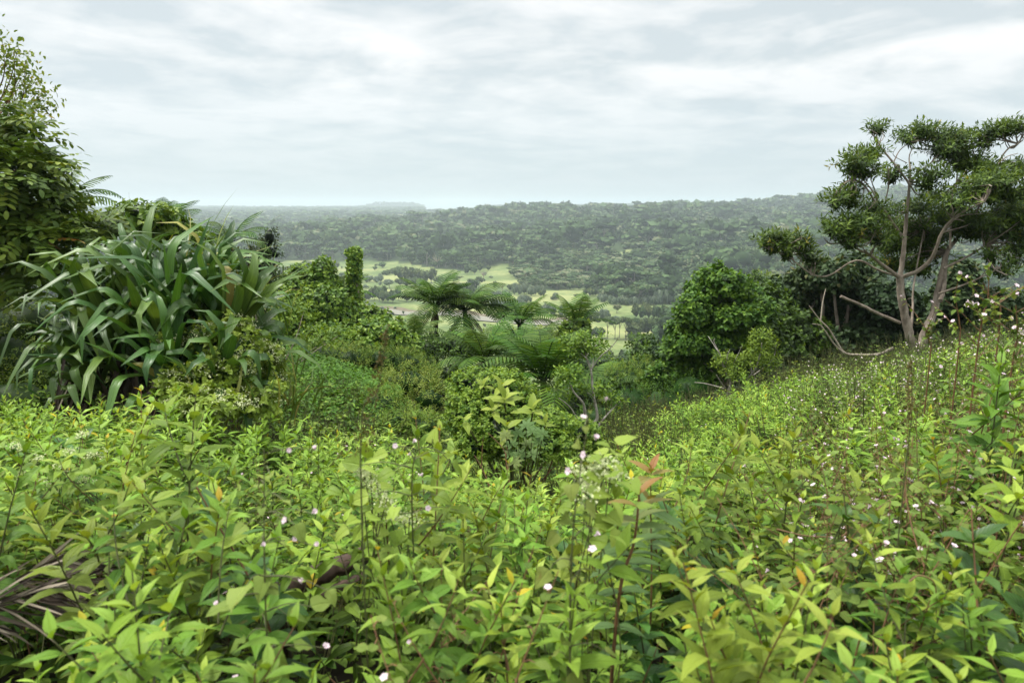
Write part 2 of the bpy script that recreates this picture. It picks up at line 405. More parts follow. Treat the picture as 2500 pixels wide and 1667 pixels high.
def plain_mat(name, col, rough=0.6, spec=0.3, var=0.25, scale=20.0, trans=0.0):
    m, nt, N, L = nodes_of(name)
    out = N('ShaderNodeOutputMaterial'); pb = N('ShaderNodeBsdfPrincipled')
    pb.inputs['Roughness'].default_value = rough; pb.inputs['Specular IOR Level'].default_value = spec
    tc = N('ShaderNodeTexCoord'); no = N('ShaderNodeTexNoise'); no.inputs['Scale'].default_value = scale; no.inputs['Detail'].default_value = 5; L(tc.outputs['Object'], no.inputs['Vector'])
    c = np.array(col); cr = ramp(nt, [(0.3, tuple(c * (1 - var))), (0.7, tuple(np.minimum(c * (1 + var), 1)))]); L(no.outputs['Fac'], cr.inputs[0]); L(cr.outputs[0], pb.inputs['Base Color'])
    if trans:
        tb = N('ShaderNodeBsdfTranslucent'); L(cr.outputs[0], tb.inputs['Color']); mx = N('ShaderNodeMixShader'); mx.inputs[0].default_value = trans
        L(pb.outputs[0], mx.inputs[1]); L(tb.outputs[0], mx.inputs[2]); L(mx.outputs[0], out.inputs[0])
    else: L(pb.outputs[0], out.inputs[0])
    return m

M = {}
M['weed'] = leaf_mat('weed_leaf', [(0, (.010, .028, .004)), (.4, (.052, .108, .009)), (.72, (.165, .265, .026)), (.94, (.32, .42, .08)), (.985, (.38, .30, .02))], rough=.5, spec=.18, blotch=.55, hue=.05, val=.3, trans=.28)
M['herb'] = leaf_mat('broad_weed_leaf', [(0, (.012, .035, .006)), (.5, (.04, .105, .014)), (1, (.12, .22, .03))], rough=.42, spec=.3, blotch=.5, hue=.03, val=.2, trans=.28)
M['urena'] = leaf_mat('mallow_leaf', [(0, (.03, .055, .010)), (.5, (.10, .16, .026)), (.85, (.19, .25, .055)), (1, (.28, .23, .04))], rough=.6, spec=.14, blotch=.8, val=.15)
M['heart'] = leaf_mat('heart_leaf', [(0, (.045, .08, .01)), (.5, (.14, .215, .022)), (1, (.27, .35, .055))], rough=.5, spec=.2)
M['vine'] = leaf_mat('vine_leaf', [(0, (.010, .028, .003)), (.5, (.065, .135, .010)), (1, (.2, .28, .028))], rough=.42, spec=.25)
M['pandan'] = leaf_mat('strap_leaf', [(0, (.006, .02, .003)), (.5, (.036, .088, .013)), (.85, (.095, .17, .028)), (1, (.28, .26, .06))], rough=.4, spec=.3, trans=.2, veins=True, tcol=(1.3, 1.2, .5))
M['fern'] = leaf_mat('fern_leaf', [(0, (.008, .02, .003)), (.5, (.038, .09, .008)), (1, (.17, .25, .03))], rough=.55, spec=.12, veins=False, val=.35, trans=.22)
M['deadfern'] = leaf_mat('dry_fern_leaf', [(0, (.03, .028, .01)), (1, (.14, .11, .045))], rough=.7, spec=.1, veins=False, hue=.01)
M['dark'] = leaf_mat('dark_leaf', [(0, (.006, .014, .006)), (.5, (.018, .04, .012)), (.9, (.05, .085, .028)), (1, (.08, .08, .025))], rough=.5, spec=.16, trans=.2)
M['bright'] = leaf_mat('broad_leaf', [(0, (.012, .035, .003)), (.5, (.05, .115, .009)), (1, (.15, .24, .02))], rough=.45, spec=.22)
M['pinnate'] = leaf_mat('pinnate_leaf', [(0, (.012, .03, .003)), (.5, (.065, .125, .012)), (.9, (.2, .26, .028)), (1, (.3, .14, .02))], rough=.45, spec=.22)
M['acacia'] = leaf_mat('narrow_leaf', [(0, (.008, .02, .004)), (.5, (.042, .085, .010)), (.93, (.13, .2, .022)), (1, (.22, .2, .03))], rough=.5, spec=.2, trans=.3, veins=False)
M['shrub'] = leaf_mat('shrub_leaf', [(0, (.015, .04, .004)), (.5, (.08, .145, .014)), (1, (.24, .28, .055))], rough=.55, spec=.14, val=.12)
M['cover'] = leaf_mat('cover_leaf', [(0, (.02, .06, .006)), (.5, (.06, .15, .012)), (1, (.13, .24, .025))], rough=.55, spec=.14, veins=False)
M['far'] = leaf_mat('far_leaf', [(0, (.022, .035, .013)), (.4, (.052, .08, .028)), (.75, (.10, .14, .052)), (1, (.17, .17, .095))], rough=.8, spec=.08, trans=.15, veins=False, hue=.05)
M['farpale'] = leaf_mat('pale_far_leaf', [(0, (.06, .09, .055)), (.5, (.10, .14, .085)), (1, (.17, .2, .13))], rough=.7, spec=.2, trans=.15, veins=False, hue=.02)
M['sapling'] = leaf_mat('sapling_leaf', [(0, (.035, .08, .02)), (.5, (.085, .15, .04)), (.8, (.21, .16, .04)), (1, (.28, .10, .05))], rough=.5, spec=.18, hue=.0)
M['frond'] = leaf_mat('dry_palm_leaflet', [(0, (.02, .014, .010)), (.5, (.06, .044, .03)), (1, (.34, .29, .215))], rough=.7, spec=.15, trans=.05, veins=False, hue=.0)
M['stem'] = plain_mat('green_stem', (.07, .075, .025), var=.3, scale=30)
M['redstem'] = plain_mat('red_stem', (.15, .075, .035), var=.3, scale=30)
M['brownstem'] = plain_mat('brown_stem', (.13, .07, .03), var=.35, scale=30)
M['twig'] = bark_mat('pale_twig', (.12, .095, .07), (.3, .26, .2), scale=18)
M['bark'] = bark_mat('mottled_bark', (.10, .078, .058), (.29, .24, .19), (.5, .46, .4), scale=9, stretch=.5)
M['greybark'] = bark_mat('lichen_bark', (.14, .12, .1), (.38, .35, .3), (.62, .6, .55), scale=14, stretch=.7)
M['fernbark'] = bark_mat('fern_trunk', (.006, .005, .004), (.03, .022, .014), scale=22, stretch=.4, bumpd=.02)
M['log'] = bark_mat('charred_log', (.014, .010, .008), (.085, .055, .04), (.28, .20, .15), scale=9, stretch=1.0, bumpd=.012)
M['pink'] = plain_mat('pink_petal', (.80, .64, .69), var=.12, scale=60, rough=.55, trans=.3)
M['cream'] = plain_mat('cream_floret', (.62, .66, .36), var=.15, scale=60, rough=.7, trans=.3)
M['farwood'] = plain_mat('far_trunk', (.16, .14, .12), var=.3, scale=2)
# ------------------------------------------------------------------ terrain sheet, sea, river
FIELD = [(560, 640), (660, 640), (760, 634), (834, 638), (890, 633), (968, 640), (1010, 646), (1048, 653), (1131, 660), (1180, 655), (1200, 648), (1226, 642),
         (1245, 650), (1257, 670), (1274, 700), (1340, 708), (1410, 701), (1461, 716), (1495, 742), (1640, 742), (1660, 760), (1600, 900), (1300, 960), (800, 960), (560, 900)]
CLEARINGS = [[(1500, 612), (1540, 609), (1536, 623), (1502, 624)], [(990, 604), (1030, 594), (1090, 590), (1110, 597), (1050, 604), (1010, 612)], [(1085, 575), (1130, 576), (1125, 584), (1085, 583)],
             [(690, 548), (770, 552), (760, 566), (700, 562)], [(740, 562), (800, 568), (790, 576), (735, 572)], [(1235, 612), (1270, 612), (1262, 620), (1236, 619)], [(1300, 580), (1330, 584), (1310, 592)], [(1030, 512), (1130, 507), (1200, 512), (1190, 522), (1040, 525)]]
def zone_of(x, y, z):
    u, v, f = project(x, y, z)
    g = inside(FIELD, u, v)
    for c in CLEARINGS: g |= inside(c, u, v)
    return g & (f > 150)
def build_terrain():
    a = np.radians(np.r_[np.linspace(-52, 52, 420), np.linspace(52, 308, 90)[1:-1]])
    r = np.r_[0.0, np.exp(np.linspace(math.log(0.5), math.log(5600), 300))]
    na, nr = len(a), len(r)
    A, R = np.meshgrid(a, r); X = np.sin(A) * R; Y = np.cos(A) * R
    Z = ground(X, Y)
    Z = Z + (0.02 * wob(X, Y, 0.5, 21) + 0.03 * wob(X, Y, 1.3, 22)) * (R > .1) * (1 - sstep(20, 60, R))
    zone = zone_of(X, Y, Z).astype(float)
    zone = np.where(R < 60, 0.35, zone)
    mb = MB()
    i = np.arange(nr - 1)[:, None] * na + np.arange(na)[None]; j = np.arange(nr - 1)[:, None] * na + (np.arange(na) + 1)[None] % na
    F = np.stack([i, i + na, j + na, j], -1)
    mb.add(np.stack([X, Y, Z], -1), F, np.stack([X, Y], -1).reshape(-1, 2), zone.ravel())
    m, nt, N, L = nodes_of('land')
    out = N('ShaderNodeOutputMaterial'); pb = N('ShaderNodeBsdfPrincipled'); L(pb.outputs[0], out.inputs[0]); pb.inputs['Roughness'].default_value = 0.95; pb.inputs['Specular IOR Level'].default_value = 0.1
    tc = N('ShaderNodeTexCoord')
    def noise(scale, detail=6, rough=.6):
        n = N('ShaderNodeTexNoise'); n.inputs['Scale'].default_value = scale; n.inputs['Detail'].default_value = detail; n.inputs['Roughness'].default_value = rough
        L(tc.outputs['Object'], n.inputs['Vector']); return n
    n1 = noise(0.02); n2 = noise(0.35, 8); n3 = noise(3.0, 6)
    fld = ramp(nt, [(.38, (.07, .105, .035)), (.5, (.125, .16, .055)), (.62, (.21, .225, .09))]); 
    ad = N('ShaderNodeMath'); ad.operation = 'MULTIPLY_ADD'; L(n2.outputs['Fac'], ad.inputs[0]); ad.inputs[1].default_value = .45; L(n1.outputs['Fac'], ad.inputs[2])
    sb = N('ShaderNodeMath'); sb.operation = 'SUBTRACT'; L(ad.outputs[0], sb.inputs[0]); sb.inputs[1].default_value = .225; L(sb.outputs[0], fld.inputs[0])
    fl = ramp(nt, [(.35, (.02, .032, .012)), (.6, (.045, .07, .024))]); L(n2.outputs['Fac'], fl.inputs[0])
    so = ramp(nt, [(.35, (.010, .008, .005)), (.65, (.022, .022, .009))]); L(n3.outputs['Fac'], so.inputs[0])
    at_ = N('ShaderNodeAttribute'); at_.attribute_name = 'tint'
    g1 = N('ShaderNodeMapRange'); L(at_.outputs['Fac'], g1.inputs[0]); g1.inputs[1].default_value = .4; g1.inputs[2].default_value = .8
    ln = N('ShaderNodeVectorMath'); ln.operation = 'LENGTH'; L(tc.outputs['Object'], ln.inputs[0])
    g2 = N('ShaderNodeMapRange'); L(ln.outputs['Value'], g2.inputs[0]); g2.inputs[1].default_value = 70; g2.inputs[2].default_value = 90
    m1 = N('ShaderNodeMix'); m1.data_type = 'RGBA'; L(g2.outputs[0], m1.inputs['Factor']); L(so.outputs[0], m1.inputs[6]); L(fl.outputs[0], m1.inputs[7])
    m2 = N('ShaderNodeMix'); m2.data_type = 'RGBA'; L(g1.outputs[0], m2.inputs['Factor']); L(m1.outputs[2], m2.inputs[6]); L(fld.outputs[0], m2.inputs[7])
    L(m2.outputs[2], pb.inputs['Base Color'])
    o = mb.obj('terrain', [m]); tag(o, 'grassy valley floor, wooded slopes and overgrown hilltop', 'terrain', kind='structure')
build_terrain()

def ring_sheet(name, r0, r1, z, mat, label, cat):
    a = np.radians(np.linspace(-80, 80, 90)); r = np.exp(np.linspace(math.log(r0), math.log(r1), 24))
    A, R = np.meshgrid(a, r); mb = MB(); na = len(a)
    i = np.arange(len(r) - 1)[:, None] * na + np.arange(na - 1)[None]
    mb.add(np.stack([np.sin(A) * R, np.cos(A) * R, np.full_like(A, z)], -1), np.stack([i, i + na, i + na + 1, i + 1], -1), np.stack([A, R], -1).reshape(-1, 2), .5)
    return tag(mb.obj(name, [mat]), label, cat, kind='structure')
def water_mat(name, col, rough, scale):
    m, nt, N, L = nodes_of(name)
    out = N('ShaderNodeOutputMaterial'); pb = N('ShaderNodeBsdfPrincipled'); L(pb.outputs[0], out.inputs[0])
    pb.inputs['Base Color'].default_value = (*col, 1); pb.inputs['Roughness'].default_value = rough; pb.inputs['IOR'].default_value = 1.33
    tc = N('ShaderNodeTexCoord'); no = N('ShaderNodeTexNoise'); no.inputs['Scale'].default_value = scale; no.inputs['Detail'].default_value = 4; L(tc.outputs['Object'], no.inputs['Vector'])
    bp = N('ShaderNodeBump'); bp.inputs['Strength'].default_value = .25; bp.inputs['Distance'].default_value = .1; L(no.outputs['Fac'], bp.inputs['Height']); L(bp.outputs[0], pb.inputs['Normal'])
    return m
ring_sheet('sea', 4600, 19500, -2.0, water_mat('sea_water', (.09, .14, .17), .35, .05), 'pale grey strip of sea along the horizon', 'sea')
def ribbon(px, w, off, mat, name, label, cat, shift=0.0):
    c = smooth([ground_at(u, v, 200, 900) for u, v in px], 6); tg = unit(np.gradient(c[:, :2], axis=0)); nr = np.c_[-tg[:, 1], tg[:, 0]]
    rng = np.random.RandomState(5); mb = MB(); n = len(c); rows = []
    for k, s in enumerate(np.linspace(-1, 1, 5)):
        q = c[:, :2] + nr * ((s * w * .5 * (1 + .25 * np.sin(np.arange(n) * .7 + s * 2))) + shift)[:, None] if np.isscalar(w) else None
        rows.append(np.c_[q, ground(q[:, 0], q[:, 1]) + off])
    V = np.stack(rows, 1); i = np.arange(n - 1)[:, None] * 5 + np.arange(4)[None]
    mb.add(V, np.stack([i, i + 5, i + 6, i + 1], -1), np.zeros((n * 5, 2)), .5)
    return tag(mb.obj(name, [mat]), label, cat, kind='structure')
RIVER = [(820, 747), (900, 756), (970, 764), (1025, 768), (1080, 767), (1140, 774), (1240, 786), (1330, 790), (1420, 786)]
ribbon(RIVER, 15.0, 0.22, plain_mat('mud_bank', (.10, .08, .045), var=.3, scale=.4, rough=.9), 'riverbank', 'brown mud bank along the far side of the river', 'riverbank', shift=4.0)
ribbon(RIVER, 9.0, 0.45, water_mat('river_water', (.16, .15, .11), .45, .8), 'river', 'pale shallow river crossing the valley field', 'river')

# ------------------------------------------------------------------ trees far off
def cards(mb, P, D, U, L, W, tint, mat=0):
    """one bent four-cornered leaf spray each"""
    D = unit(D); S = unit(np.cross(D, U)); n = len(P); L = np.broadcast_to(L, (n,))[:, None]; W = np.broadcast_to(W, (n,))[:, None]
    V = np.stack([P - D * L * .5, P + S * W * .5 - U * L * .06, P + D * L * .5, P - S * W * .5 - U * L * .06], 1)
    mb.add(V, np.arange(n * 4).reshape(n, 4), np.tile(np.array([[.5, 0], [1, .5], [.5, 1], [0, .5]]), (n, 1)), np.repeat(np.broadcast_to(tint, (n,)), 4), mat)
def blob(mb, c, r, rng, nu=8, nv=5, tint=.2, mat=0, rough=.2):  # lumpy core filling a crown; its low tint paints the inner shade
    th = np.arange(nu) / nu * 6.2832; ph = np.linspace(-1.45, 1.45, nv)
    T, Pp = np.meshgrid(th, ph); k = 1 + rough * rng.uniform(-1, 1, T.shape)
    V = np.stack([np.cos(T) * np.cos(Pp) * k * r[0] + c[0], np.sin(T) * np.cos(Pp) * k * r[1] + c[1], np.sin(Pp) * k * r[2] + c[2]], -1)
    i = np.arange(nv - 1)[:, None] * nu + np.arange(nu)[None]; j = np.arange(nv - 1)[:, None] * nu + ((np.arange(nu) + 1) % nu)[None]
    mb.add(V, np.stack([i, j, j + nu, i + nu], -1), np.zeros((nu * nv, 2)), tint, mat)
def far_tree(seed, n, kind):
    """unit tree: 1 high, foot at the origin; returns crown and trunk builders"""
    rng = np.random.RandomState(seed); cr, tr = MB(), MB()
    if kind == 'round':  lob = [(0, 0, .5, .4, .4, .42)] + [(rng.uniform(-.28, .28), rng.uniform(-.28, .28), rng.uniform(.25, .72), *(rng.uniform(.18, .28),) * 3) for _ in range(6)]
    elif kind == 'tall': lob = [(rng.uniform(-.07, .07), rng.uniform(-.07, .07), z, *(rng.uniform(.15, .22),) * 3) for z in (.24, .42, .6, .8)]
    elif kind == 'umbrella': lob = [(rng.uniform(-.3, .3), rng.uniform(-.3, .3), rng.uniform(.70, .86), rng.uniform(.2, .3), rng.uniform(.2, .3), .11) for _ in range(6)]
    elif kind == 'bush': lob = [(rng.uniform(-.4, .4), rng.uniform(-.4, .4), rng.uniform(.3, .55), *(rng.uniform(.32, .45),) * 3) for _ in range(5)]
    else: lob = [(rng.uniform(-.2, .2), rng.uniform(-.2, .2), rng.uniform(.22, .8), *(rng.uniform(.14, .22),) * 3) for _ in range(8)]
    lob = np.array(lob)
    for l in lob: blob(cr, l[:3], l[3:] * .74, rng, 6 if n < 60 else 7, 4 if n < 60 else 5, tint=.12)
    k = rng.randint(0, len(lob), n); d = rdir(rng, n); d[:, 2] = np.where(d[:, 2] < -.35, -d[:, 2] * .6, d[:, 2]); d = unit(d)
    P = lob[k, :3] + d * lob[k, 3:] * rng.uniform(.78, 1.08, (n, 1))
    t = rng.uniform(-1, 1, (n, 3)); D = unit(np.cross(d, t) + d * .35 + rng.normal(size=(n, 3)) * .25)
    s = lob[k, 3:].mean(1) * (1.05 if n < 60 else .62) * rng.uniform(.6, 1.2, n)
    lt = np.random.RandomState(seed + 99).uniform(-.18, .18, len(lob))
    cards(cr, P, D, d, s, s * .8, np.clip(.48 + lt[k] + rng.uniform(-.22, .22, n) + .12 * d[:, 2], 0, 1))  # upward-facing sprays tinted lighter: light on the crown top put into colour
    h = lob[:, 2].mean()
    tube(tr, [(0, 0, -.06), (.01, 0, .2), (0, .012, h)], [.03, .024, .012], 5)
    for l in lob[:4]: tube(tr, [(0, 0, h * .55), (l[0] * .6, l[1] * .6, h * .8), tuple(l[:3])], [.015, .011, .006], 4)
    return cr, tr
KINDS_ = ['round', 'round', 'tall', 'umbrella', 'loose', 'round', 'loose', 'tall']
def joined(cr, tr):
    mb = MB(); mb.add(*[cr.arrays()[i] for i in (0, 1, 2, 3)], 0); mb.add(*[tr.arrays()[i] for i in (0, 1, 2, 3)], 1); return mb
def build_forest():
    rng = np.random.RandomState(77)
    P0 = [joined(*far_tree(300 + k, 120, kd)) for k, kd in enumerate(KINDS_)]
    P1 = [joined(*far_tree(320 + k, 55, kd)) for k, kd in enumerate(KINDS_)]
    P2 = [far_tree(340 + k, 26, kd)[0] for k, kd in enumerate(KINDS_)]
    pts = []
    for r0, r1, s in ((215, 620, 7.0), (620, 1500, 11.5), (1500, 4700, 25.0)):
        X, Y = np.meshgrid(np.arange(-r1 * .62, r1 * .62, s), np.arange(max(r0 * .75, 200), r1, s))
        X = (X + rng.uniform(-.5, .5, X.shape) * s).ravel(); Y = (Y + rng.uniform(-.5, .5, Y.shape) * s).ravel(); R = np.hypot(X, Y)
        ok = (R >= r0) & (R < r1) & (np.abs(X) < .74 * Y + 30); pts.append(np.c_[X[ok], Y[ok]])
    XY = np.concatenate(pts); Z = ground(XY[:, 0], XY[:, 1]); X, Y = XY.T; R = np.hypot(X, Y)
    u, v, f = project(X, Y, Z)
    keep = ~zone_of(X, Y, Z) & (u > -160) & (u < 2660)
    # a thinner, shrubbier belt on the open hillside, clumps elsewhere; leave out what no line of sight reaches
    dens = wob(X, Y, 55, 31) + .5 * wob(X, Y, 17, 32)
    keep &= (dens > -1.0) | (rng.uniform(size=len(X)) < .6)
    keep &= Z > -1
    vis = np.ones(len(X), bool); sl = (Z + 16 - EYE) / R
    for t in np.linspace(.12, .97, 24):
        q = R * t; m = q > 60
        vis &= ~m | ((ground(X * t, Y * t) + 2 - EYE) / np.maximum(q, 1) < sl)
    keep &= vis
    X, Y, Z, R, dens = X[keep], Y[keep], Z[keep], R[keep], dens[keep]
    n = len(X); which = rng.randint(0, len(KINDS_), n)
    h = np.where(R < 620, rng.uniform(5.5, 11, n), np.where(R < 1500, rng.uniform(7, 16, n), rng.uniform(11, 19, n)))
    shr = (wob(X, Y, 70, 41) > .25) & (R < 1500)             # the scrubby slope
    h = h * np.exp(rng.normal(size=n) * .28); h = np.where(shr, h * .55, h); tall = rng.uniform(size=n) < .05; h = np.where(tall, h * 1.55, h); h = np.minimum(h, 24)
    wd = h * rng.uniform(.95, 1.5, n) * np.where(R > 1500, 1.9, np.where(shr, 1.7, 1.1))
    sc = np.c_[wd, h]; rot = rng.uniform(0, 6.28, n)
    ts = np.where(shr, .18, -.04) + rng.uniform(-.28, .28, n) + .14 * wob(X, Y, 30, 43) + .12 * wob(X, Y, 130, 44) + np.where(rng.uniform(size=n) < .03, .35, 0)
    pos = np.c_[X, Y, Z - .15]
    mb = MB()
    for P, m in ((P0, R < 620), (P1, (R >= 620) & (R < 1500)), (P2, R >= 1500)):
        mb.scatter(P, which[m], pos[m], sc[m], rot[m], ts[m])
    print('forest trees', n, 'faces', sum(len(q) for q in mb.f))
    o = mb.obj('forest', [M['far'], M['farwood']])
    tag(o, 'unbroken rainforest covering the far hillside and plateau', 'forest', kind='stuff')
build_forest()

# single trees and thickets scattered over the valley fields: (u, v of the foot, width px, height px, kind, how many across, pale?)
VALLEY = [
 (1016, 690, 105, 36, 'round', 6, 0, 'dark green tree in the close clump left of the valley meadow'),
 (934, 655, 24, 16, 'round', 1, 0, 'round tree alone on the upper left meadow of the valley'),
 (955, 672, 46, 14, 'bush', 4, 0, 'low bush in the dark row crossing the upper left meadow'),
 (915, 660, 16, 12, 'round', 1, 0, 'small tree beside the dark bush row on the upper meadow'),
 (905, 690, 60, 17, 'bush', 5, 1, 'pale bush in the row behind the vine covered column'),
 (950, 704, 30, 26, 'loose', 1, 1, 'pale loose-crowned tree on the valley field left of the meadow'),
 (1003, 702, 66, 22, 'round', 5, 0, 'tree in the grove below the close dark clump'),
 (914, 735, 62, 34, 'round', 5, 0, 'dark tree in the riverside row nearest the vine covered column'),
 (955, 738, 52, 30, 'round', 4, 0, 'dark tree in the riverside row left of the standing tree fern'),
 (1005, 736, 40, 24, 'round', 3, 0, 'tree behind the left fronds of the standing tree fern'),
 (1077, 704, 30, 26, 'loose', 2, 0, 'olive tree in the pair on the middle of the meadow'),
 (1108, 694, 42, 18, 'umbrella', 3, 0, 'flat-topped tree in the row on the middle of the meadow'),
 (1135, 722, 44, 30, 'round', 4, 0, 'dark tree in the clump right of the tallest fern fronds'),
 (1155, 669, 46, 24, 'round', 4, 0, 'dark tree in the clump at the back edge of the meadow'),
 (1192, 662, 12, 14, 'round', 1, 0, 'little round tree beside the curving meadow tongue'),
 (1160, 705, 38, 28, 'loose', 3, 0, 'grey green tree below the bare tree on the meadow'),
 (1208, 704, 18, 16, 'round', 1, 0, 'dark round tree beside the bare shrub on the meadow'),
 (1255, 714, 26, 20, 'round', 2, 0, 'dark tree between the bare shrub and the silvery thicket'),
 (1253, 672, 18, 10, 'bush', 2, 0, 'bush at the forest corner above the meadow'),
 (1292, 722, 92, 26, 'bush', 8, 1, 'silvery bush in the broad pale thicket beside the meadow'),
 (1232, 727, 36, 15, 'bush', 3, 1, 'silvery bush in front of the broad pale thicket'),
 (1187, 723, 44, 12, 'bush', 4, 1, 'low grey bush in the row left of the silvery thicket'),
 (1280, 742, 40, 18, 'bush', 3, 1, 'rounded pale bush nearer than the broad silvery thicket'),
 (1241, 734, 9, 9, 'round', 1, 0, 'tiny tree left of the rounded pale bush'),
 (1319, 728, 12, 17, 'loose', 1, 0, 'slender tree between the silvery thicket and the ball-shaped bush'),
 (1359, 731, 24, 17, 'bush', 1, 1, 'ball-shaped bush alone on the pale bare field'),
 (1407, 737, 20, 20, 'umbrella', 1, 0, 'small spreading tree in the middle of the pale field'),
 (1395, 706, 46, 20, 'round', 4, 0, 'tree in the row at the head of the pale field'),
 (1440, 727, 30, 22, 'round', 3, 0, 'tree at the wood edge right of the pale field'),
 (1470, 737, 28, 20, 'bush', 3, 1, 'whitish flowering bush at the end of the hedge'),
 (1545, 746, 128, 22, 'bush', 11, 1, 'grey green bush in the long hedge along the pale field'),
 (1622, 742, 50, 34, 'bush', 4, 1, 'bright pale tree at the right end of the long hedge'),
 (1506, 764, 24, 22, 'loose', 1, 2, 'orange-tinged tree standing on the pale field'),
 (1421, 765, 28, 24, 'loose', 1, 2, 'olive brown tree behind the lone tree fern'),
 (1345, 772, 76, 26, 'bush', 7, 1, 'grey green bush in the thicket left of the lone tree fern'),
 (1240, 752, 80, 20, 'bush', 6, 1, 'low grey bush behind the middle tree fern'),
 (1461, 782, 62, 28, 'bush', 6, 1, 'bush in the thicket right of the lone tree fern'),
 (1512, 830, 74, 54, 'umbrella', 5, 0, 'dark spreading tree in the stand by the lower meadow'),
 (1546, 832, 30, 40, 'tall', 3, 0, 'pale-trunked tree at the right end of the dark stand'),
 (1590, 780, 90, 36, 'round', 8, 0, 'tree in the wood between hedge and heart-leaved tree'),
 (1600, 820, 110, 44, 'round', 8, 0, 'tree in the lower wood left of the heart-leaved tree'),
 (1560, 800, 60, 24, 'bush', 5, 1, 'pale bush in the lower wood left of the heart-leaved tree'),
 (1590, 840, 80, 22, 'bush', 6, 0, 'bush along the front of the lower wood'),
 (1450, 830, 50, 30, 'round', 4, 0, 'tree just right of the vine-wrapped tree fern'),
 (850, 690, 70, 20, 'loose', 5, 0, 'tree on the meadow behind the vine covered column'),
 (780, 660, 90, 20, 'bush', 6, 0, 'tree along the meadow edge above the vine covered mound'),
 (700, 670, 60, 18, 'loose', 4, 0, 'small tree on the meadow behind the slim leaning tree'),
 (660, 715, 60, 26, 'round', 4, 0, 'tree on the meadow beside the slim leaning tree'),
 (1495, 905, 70, 46, 'round', 4, 0, 'dark bush on the slope left of the heart-leaved tree'),
 (1560, 895, 40, 28, 'bush', 2, 0, 'low dark bush below the lower meadow'),
]
def build_valley_trees():
    rng = np.random.RandomState(13); P = {}
    for kd in ('round', 'umbrella', 'bush', 'loose', 'tall'):
        for pale in (0, 1, 2):
            for k in range(3):
                cr, tr = far_tree(500 + k, 230, kd)
                if pale == 2: cr.t = [np.clip(t + .42, 0, 1) for t in cr.t]
                r = bpy.data.objects.new('valley_tree' if kd != 'bush' else 'valley_bush', None)
                P[kd, pale, k] = (r.name.split('.')[0], cr.mesh('crown', [M['farpale'] if pale == 1 else M['far']]), tr.mesh('trunk', [M['farwood']]))
                bpy.data.objects.remove(r)
    for (u, v, w, h, kd, n, pale, label) in VALLEY:
        for i in range(n):
            uu = u + (0 if n == 1 else (-.5 + (i + .5) / n) * w * .92 + rng.uniform(-.1, .1) * w / n * 2)
            vv = v + (0 if n == 1 else rng.uniform(-4, 2))
            g = ground_at(uu, vv, 120 if v < 860 else 60, 1500); s = mpp(vv, g[1])
            hh = h * s * rng.uniform(.85, 1.12); ww = (w * s if n == 1 else max(w * s / n * 1.9, hh * .7)) * rng.uniform(.9, 1.1)
            nm, cm, tm = P[kd, pale, rng.randint(3)]
            wunit = {'round': .95, 'umbrella': 1.0, 'bush': 1.5, 'loose': .7, 'tall': .42}[kd]
            r = empty(nm, (g[0], g[1], g[2] - .02 * hh), label, 'bush' if kd == 'bush' else 'tree', group=(label.replace(' tree ', ' trees ').replace(' bush ', ' bushes ') if n > 1 else None))
            r.scale = (ww / wunit, ww / wunit, hh / (.92 if kd != 'bush' else .85)); r.rotation_euler = (0, 0, rng.uniform(0, 6.28))
            for q, me in (('crown', cm), ('trunk', tm)):
                o = bpy.data.objects.new(q, me); COL.objects.link(o); o.parent = r
build_valley_trees()
def scattered():
    rng = np.random.RandomState(55); k = 0; meshes = [far_tree(560 + q, 110, ('bush', 'round', 'loose')[q % 3]) for q in range(6)]; meshes = [(c.mesh('crown', [M['far'] if q % 2 else M['farpale']]), t.mesh('trunk', [M['farwood']])) for q, (c, t) in enumerate(meshes)]
    while k < 95:
        u, v = rng.uniform(640, 1640), rng.uniform(642, 800)
        if not inside(FIELD, np.array([u]), np.array([v]))[0]: continue
        g = ground_at(u, v, 150, 1500); h = rng.uniform(5, 13) * mpp(v, g[1]); q = rng.randint(6); side = 'left of the standing tree fern' if u < 1000 else 'between the tree ferns and the forest foot' if u < 1280 else 'around the pale bare field'
        r = empty('meadow_bush', (g[0], g[1], g[2] - .05), f'small bush dotted on the valley meadow {side}', 'bush', f'small bushes dotted on the valley meadow {side}'); r.scale = (h * rng.uniform(.9, 1.4),) * 2 + (h,); r.rotation_euler = (0, 0, rng.uniform(0, 6.28)); k += 1
        for nm, me in zip(('crown', 'trunk'), meshes[q]):
            o = bpy.data.objects.new(nm, me); COL.objects.link(o); o.parent = r
scattered()
def bare_tree(u, v, h, label, seed):
    rng = np.random.RandomState(seed); g = ground_at(u, v, 200, 1500); H = h * mpp(v, g[1])
    r = empty('bare_tree', g, label, 'tree'); tr, br = MB(), MB()
    tube(tr, [(0, 0, -.1), (.02 * H, 0, .25 * H), (0, 0, .5 * H)], [.05 * H, .04 * H, .028 * H], 6)
    for k in range(14):
        a = rng.uniform(0, 6.28); e = rng.uniform(.25, 1.2); L_ = H * rng.uniform(.4, .62); z0 = H * rng.uniform(.3, .5)
        q = np.array([0, 0, z0]); d = np.array([math.cos(a) * math.cos(e), math.sin(a) * math.cos(e), math.sin(e)])
        tube(br, [q, q + d * L_ * .5, q + d * L_ + np.array([0, 0, .05 * H])], [.022 * H, .015 * H, .006 * H], 4)
    part(tr, 'trunk', M['twig'], r, world=False); part(br, 'limbs', M['twig'], r, world=False)
bare_tree(1180, 684, 30, 'bare pale tree with fanned limbs on the valley meadow', 1)
bare_tree(1226, 712, 26, 'bare brown spreading tree beside the silvery thicket', 2)
bare_tree(1067, 654, 36, 'thin pale dead trunk at the forest edge above the meadow', 3)

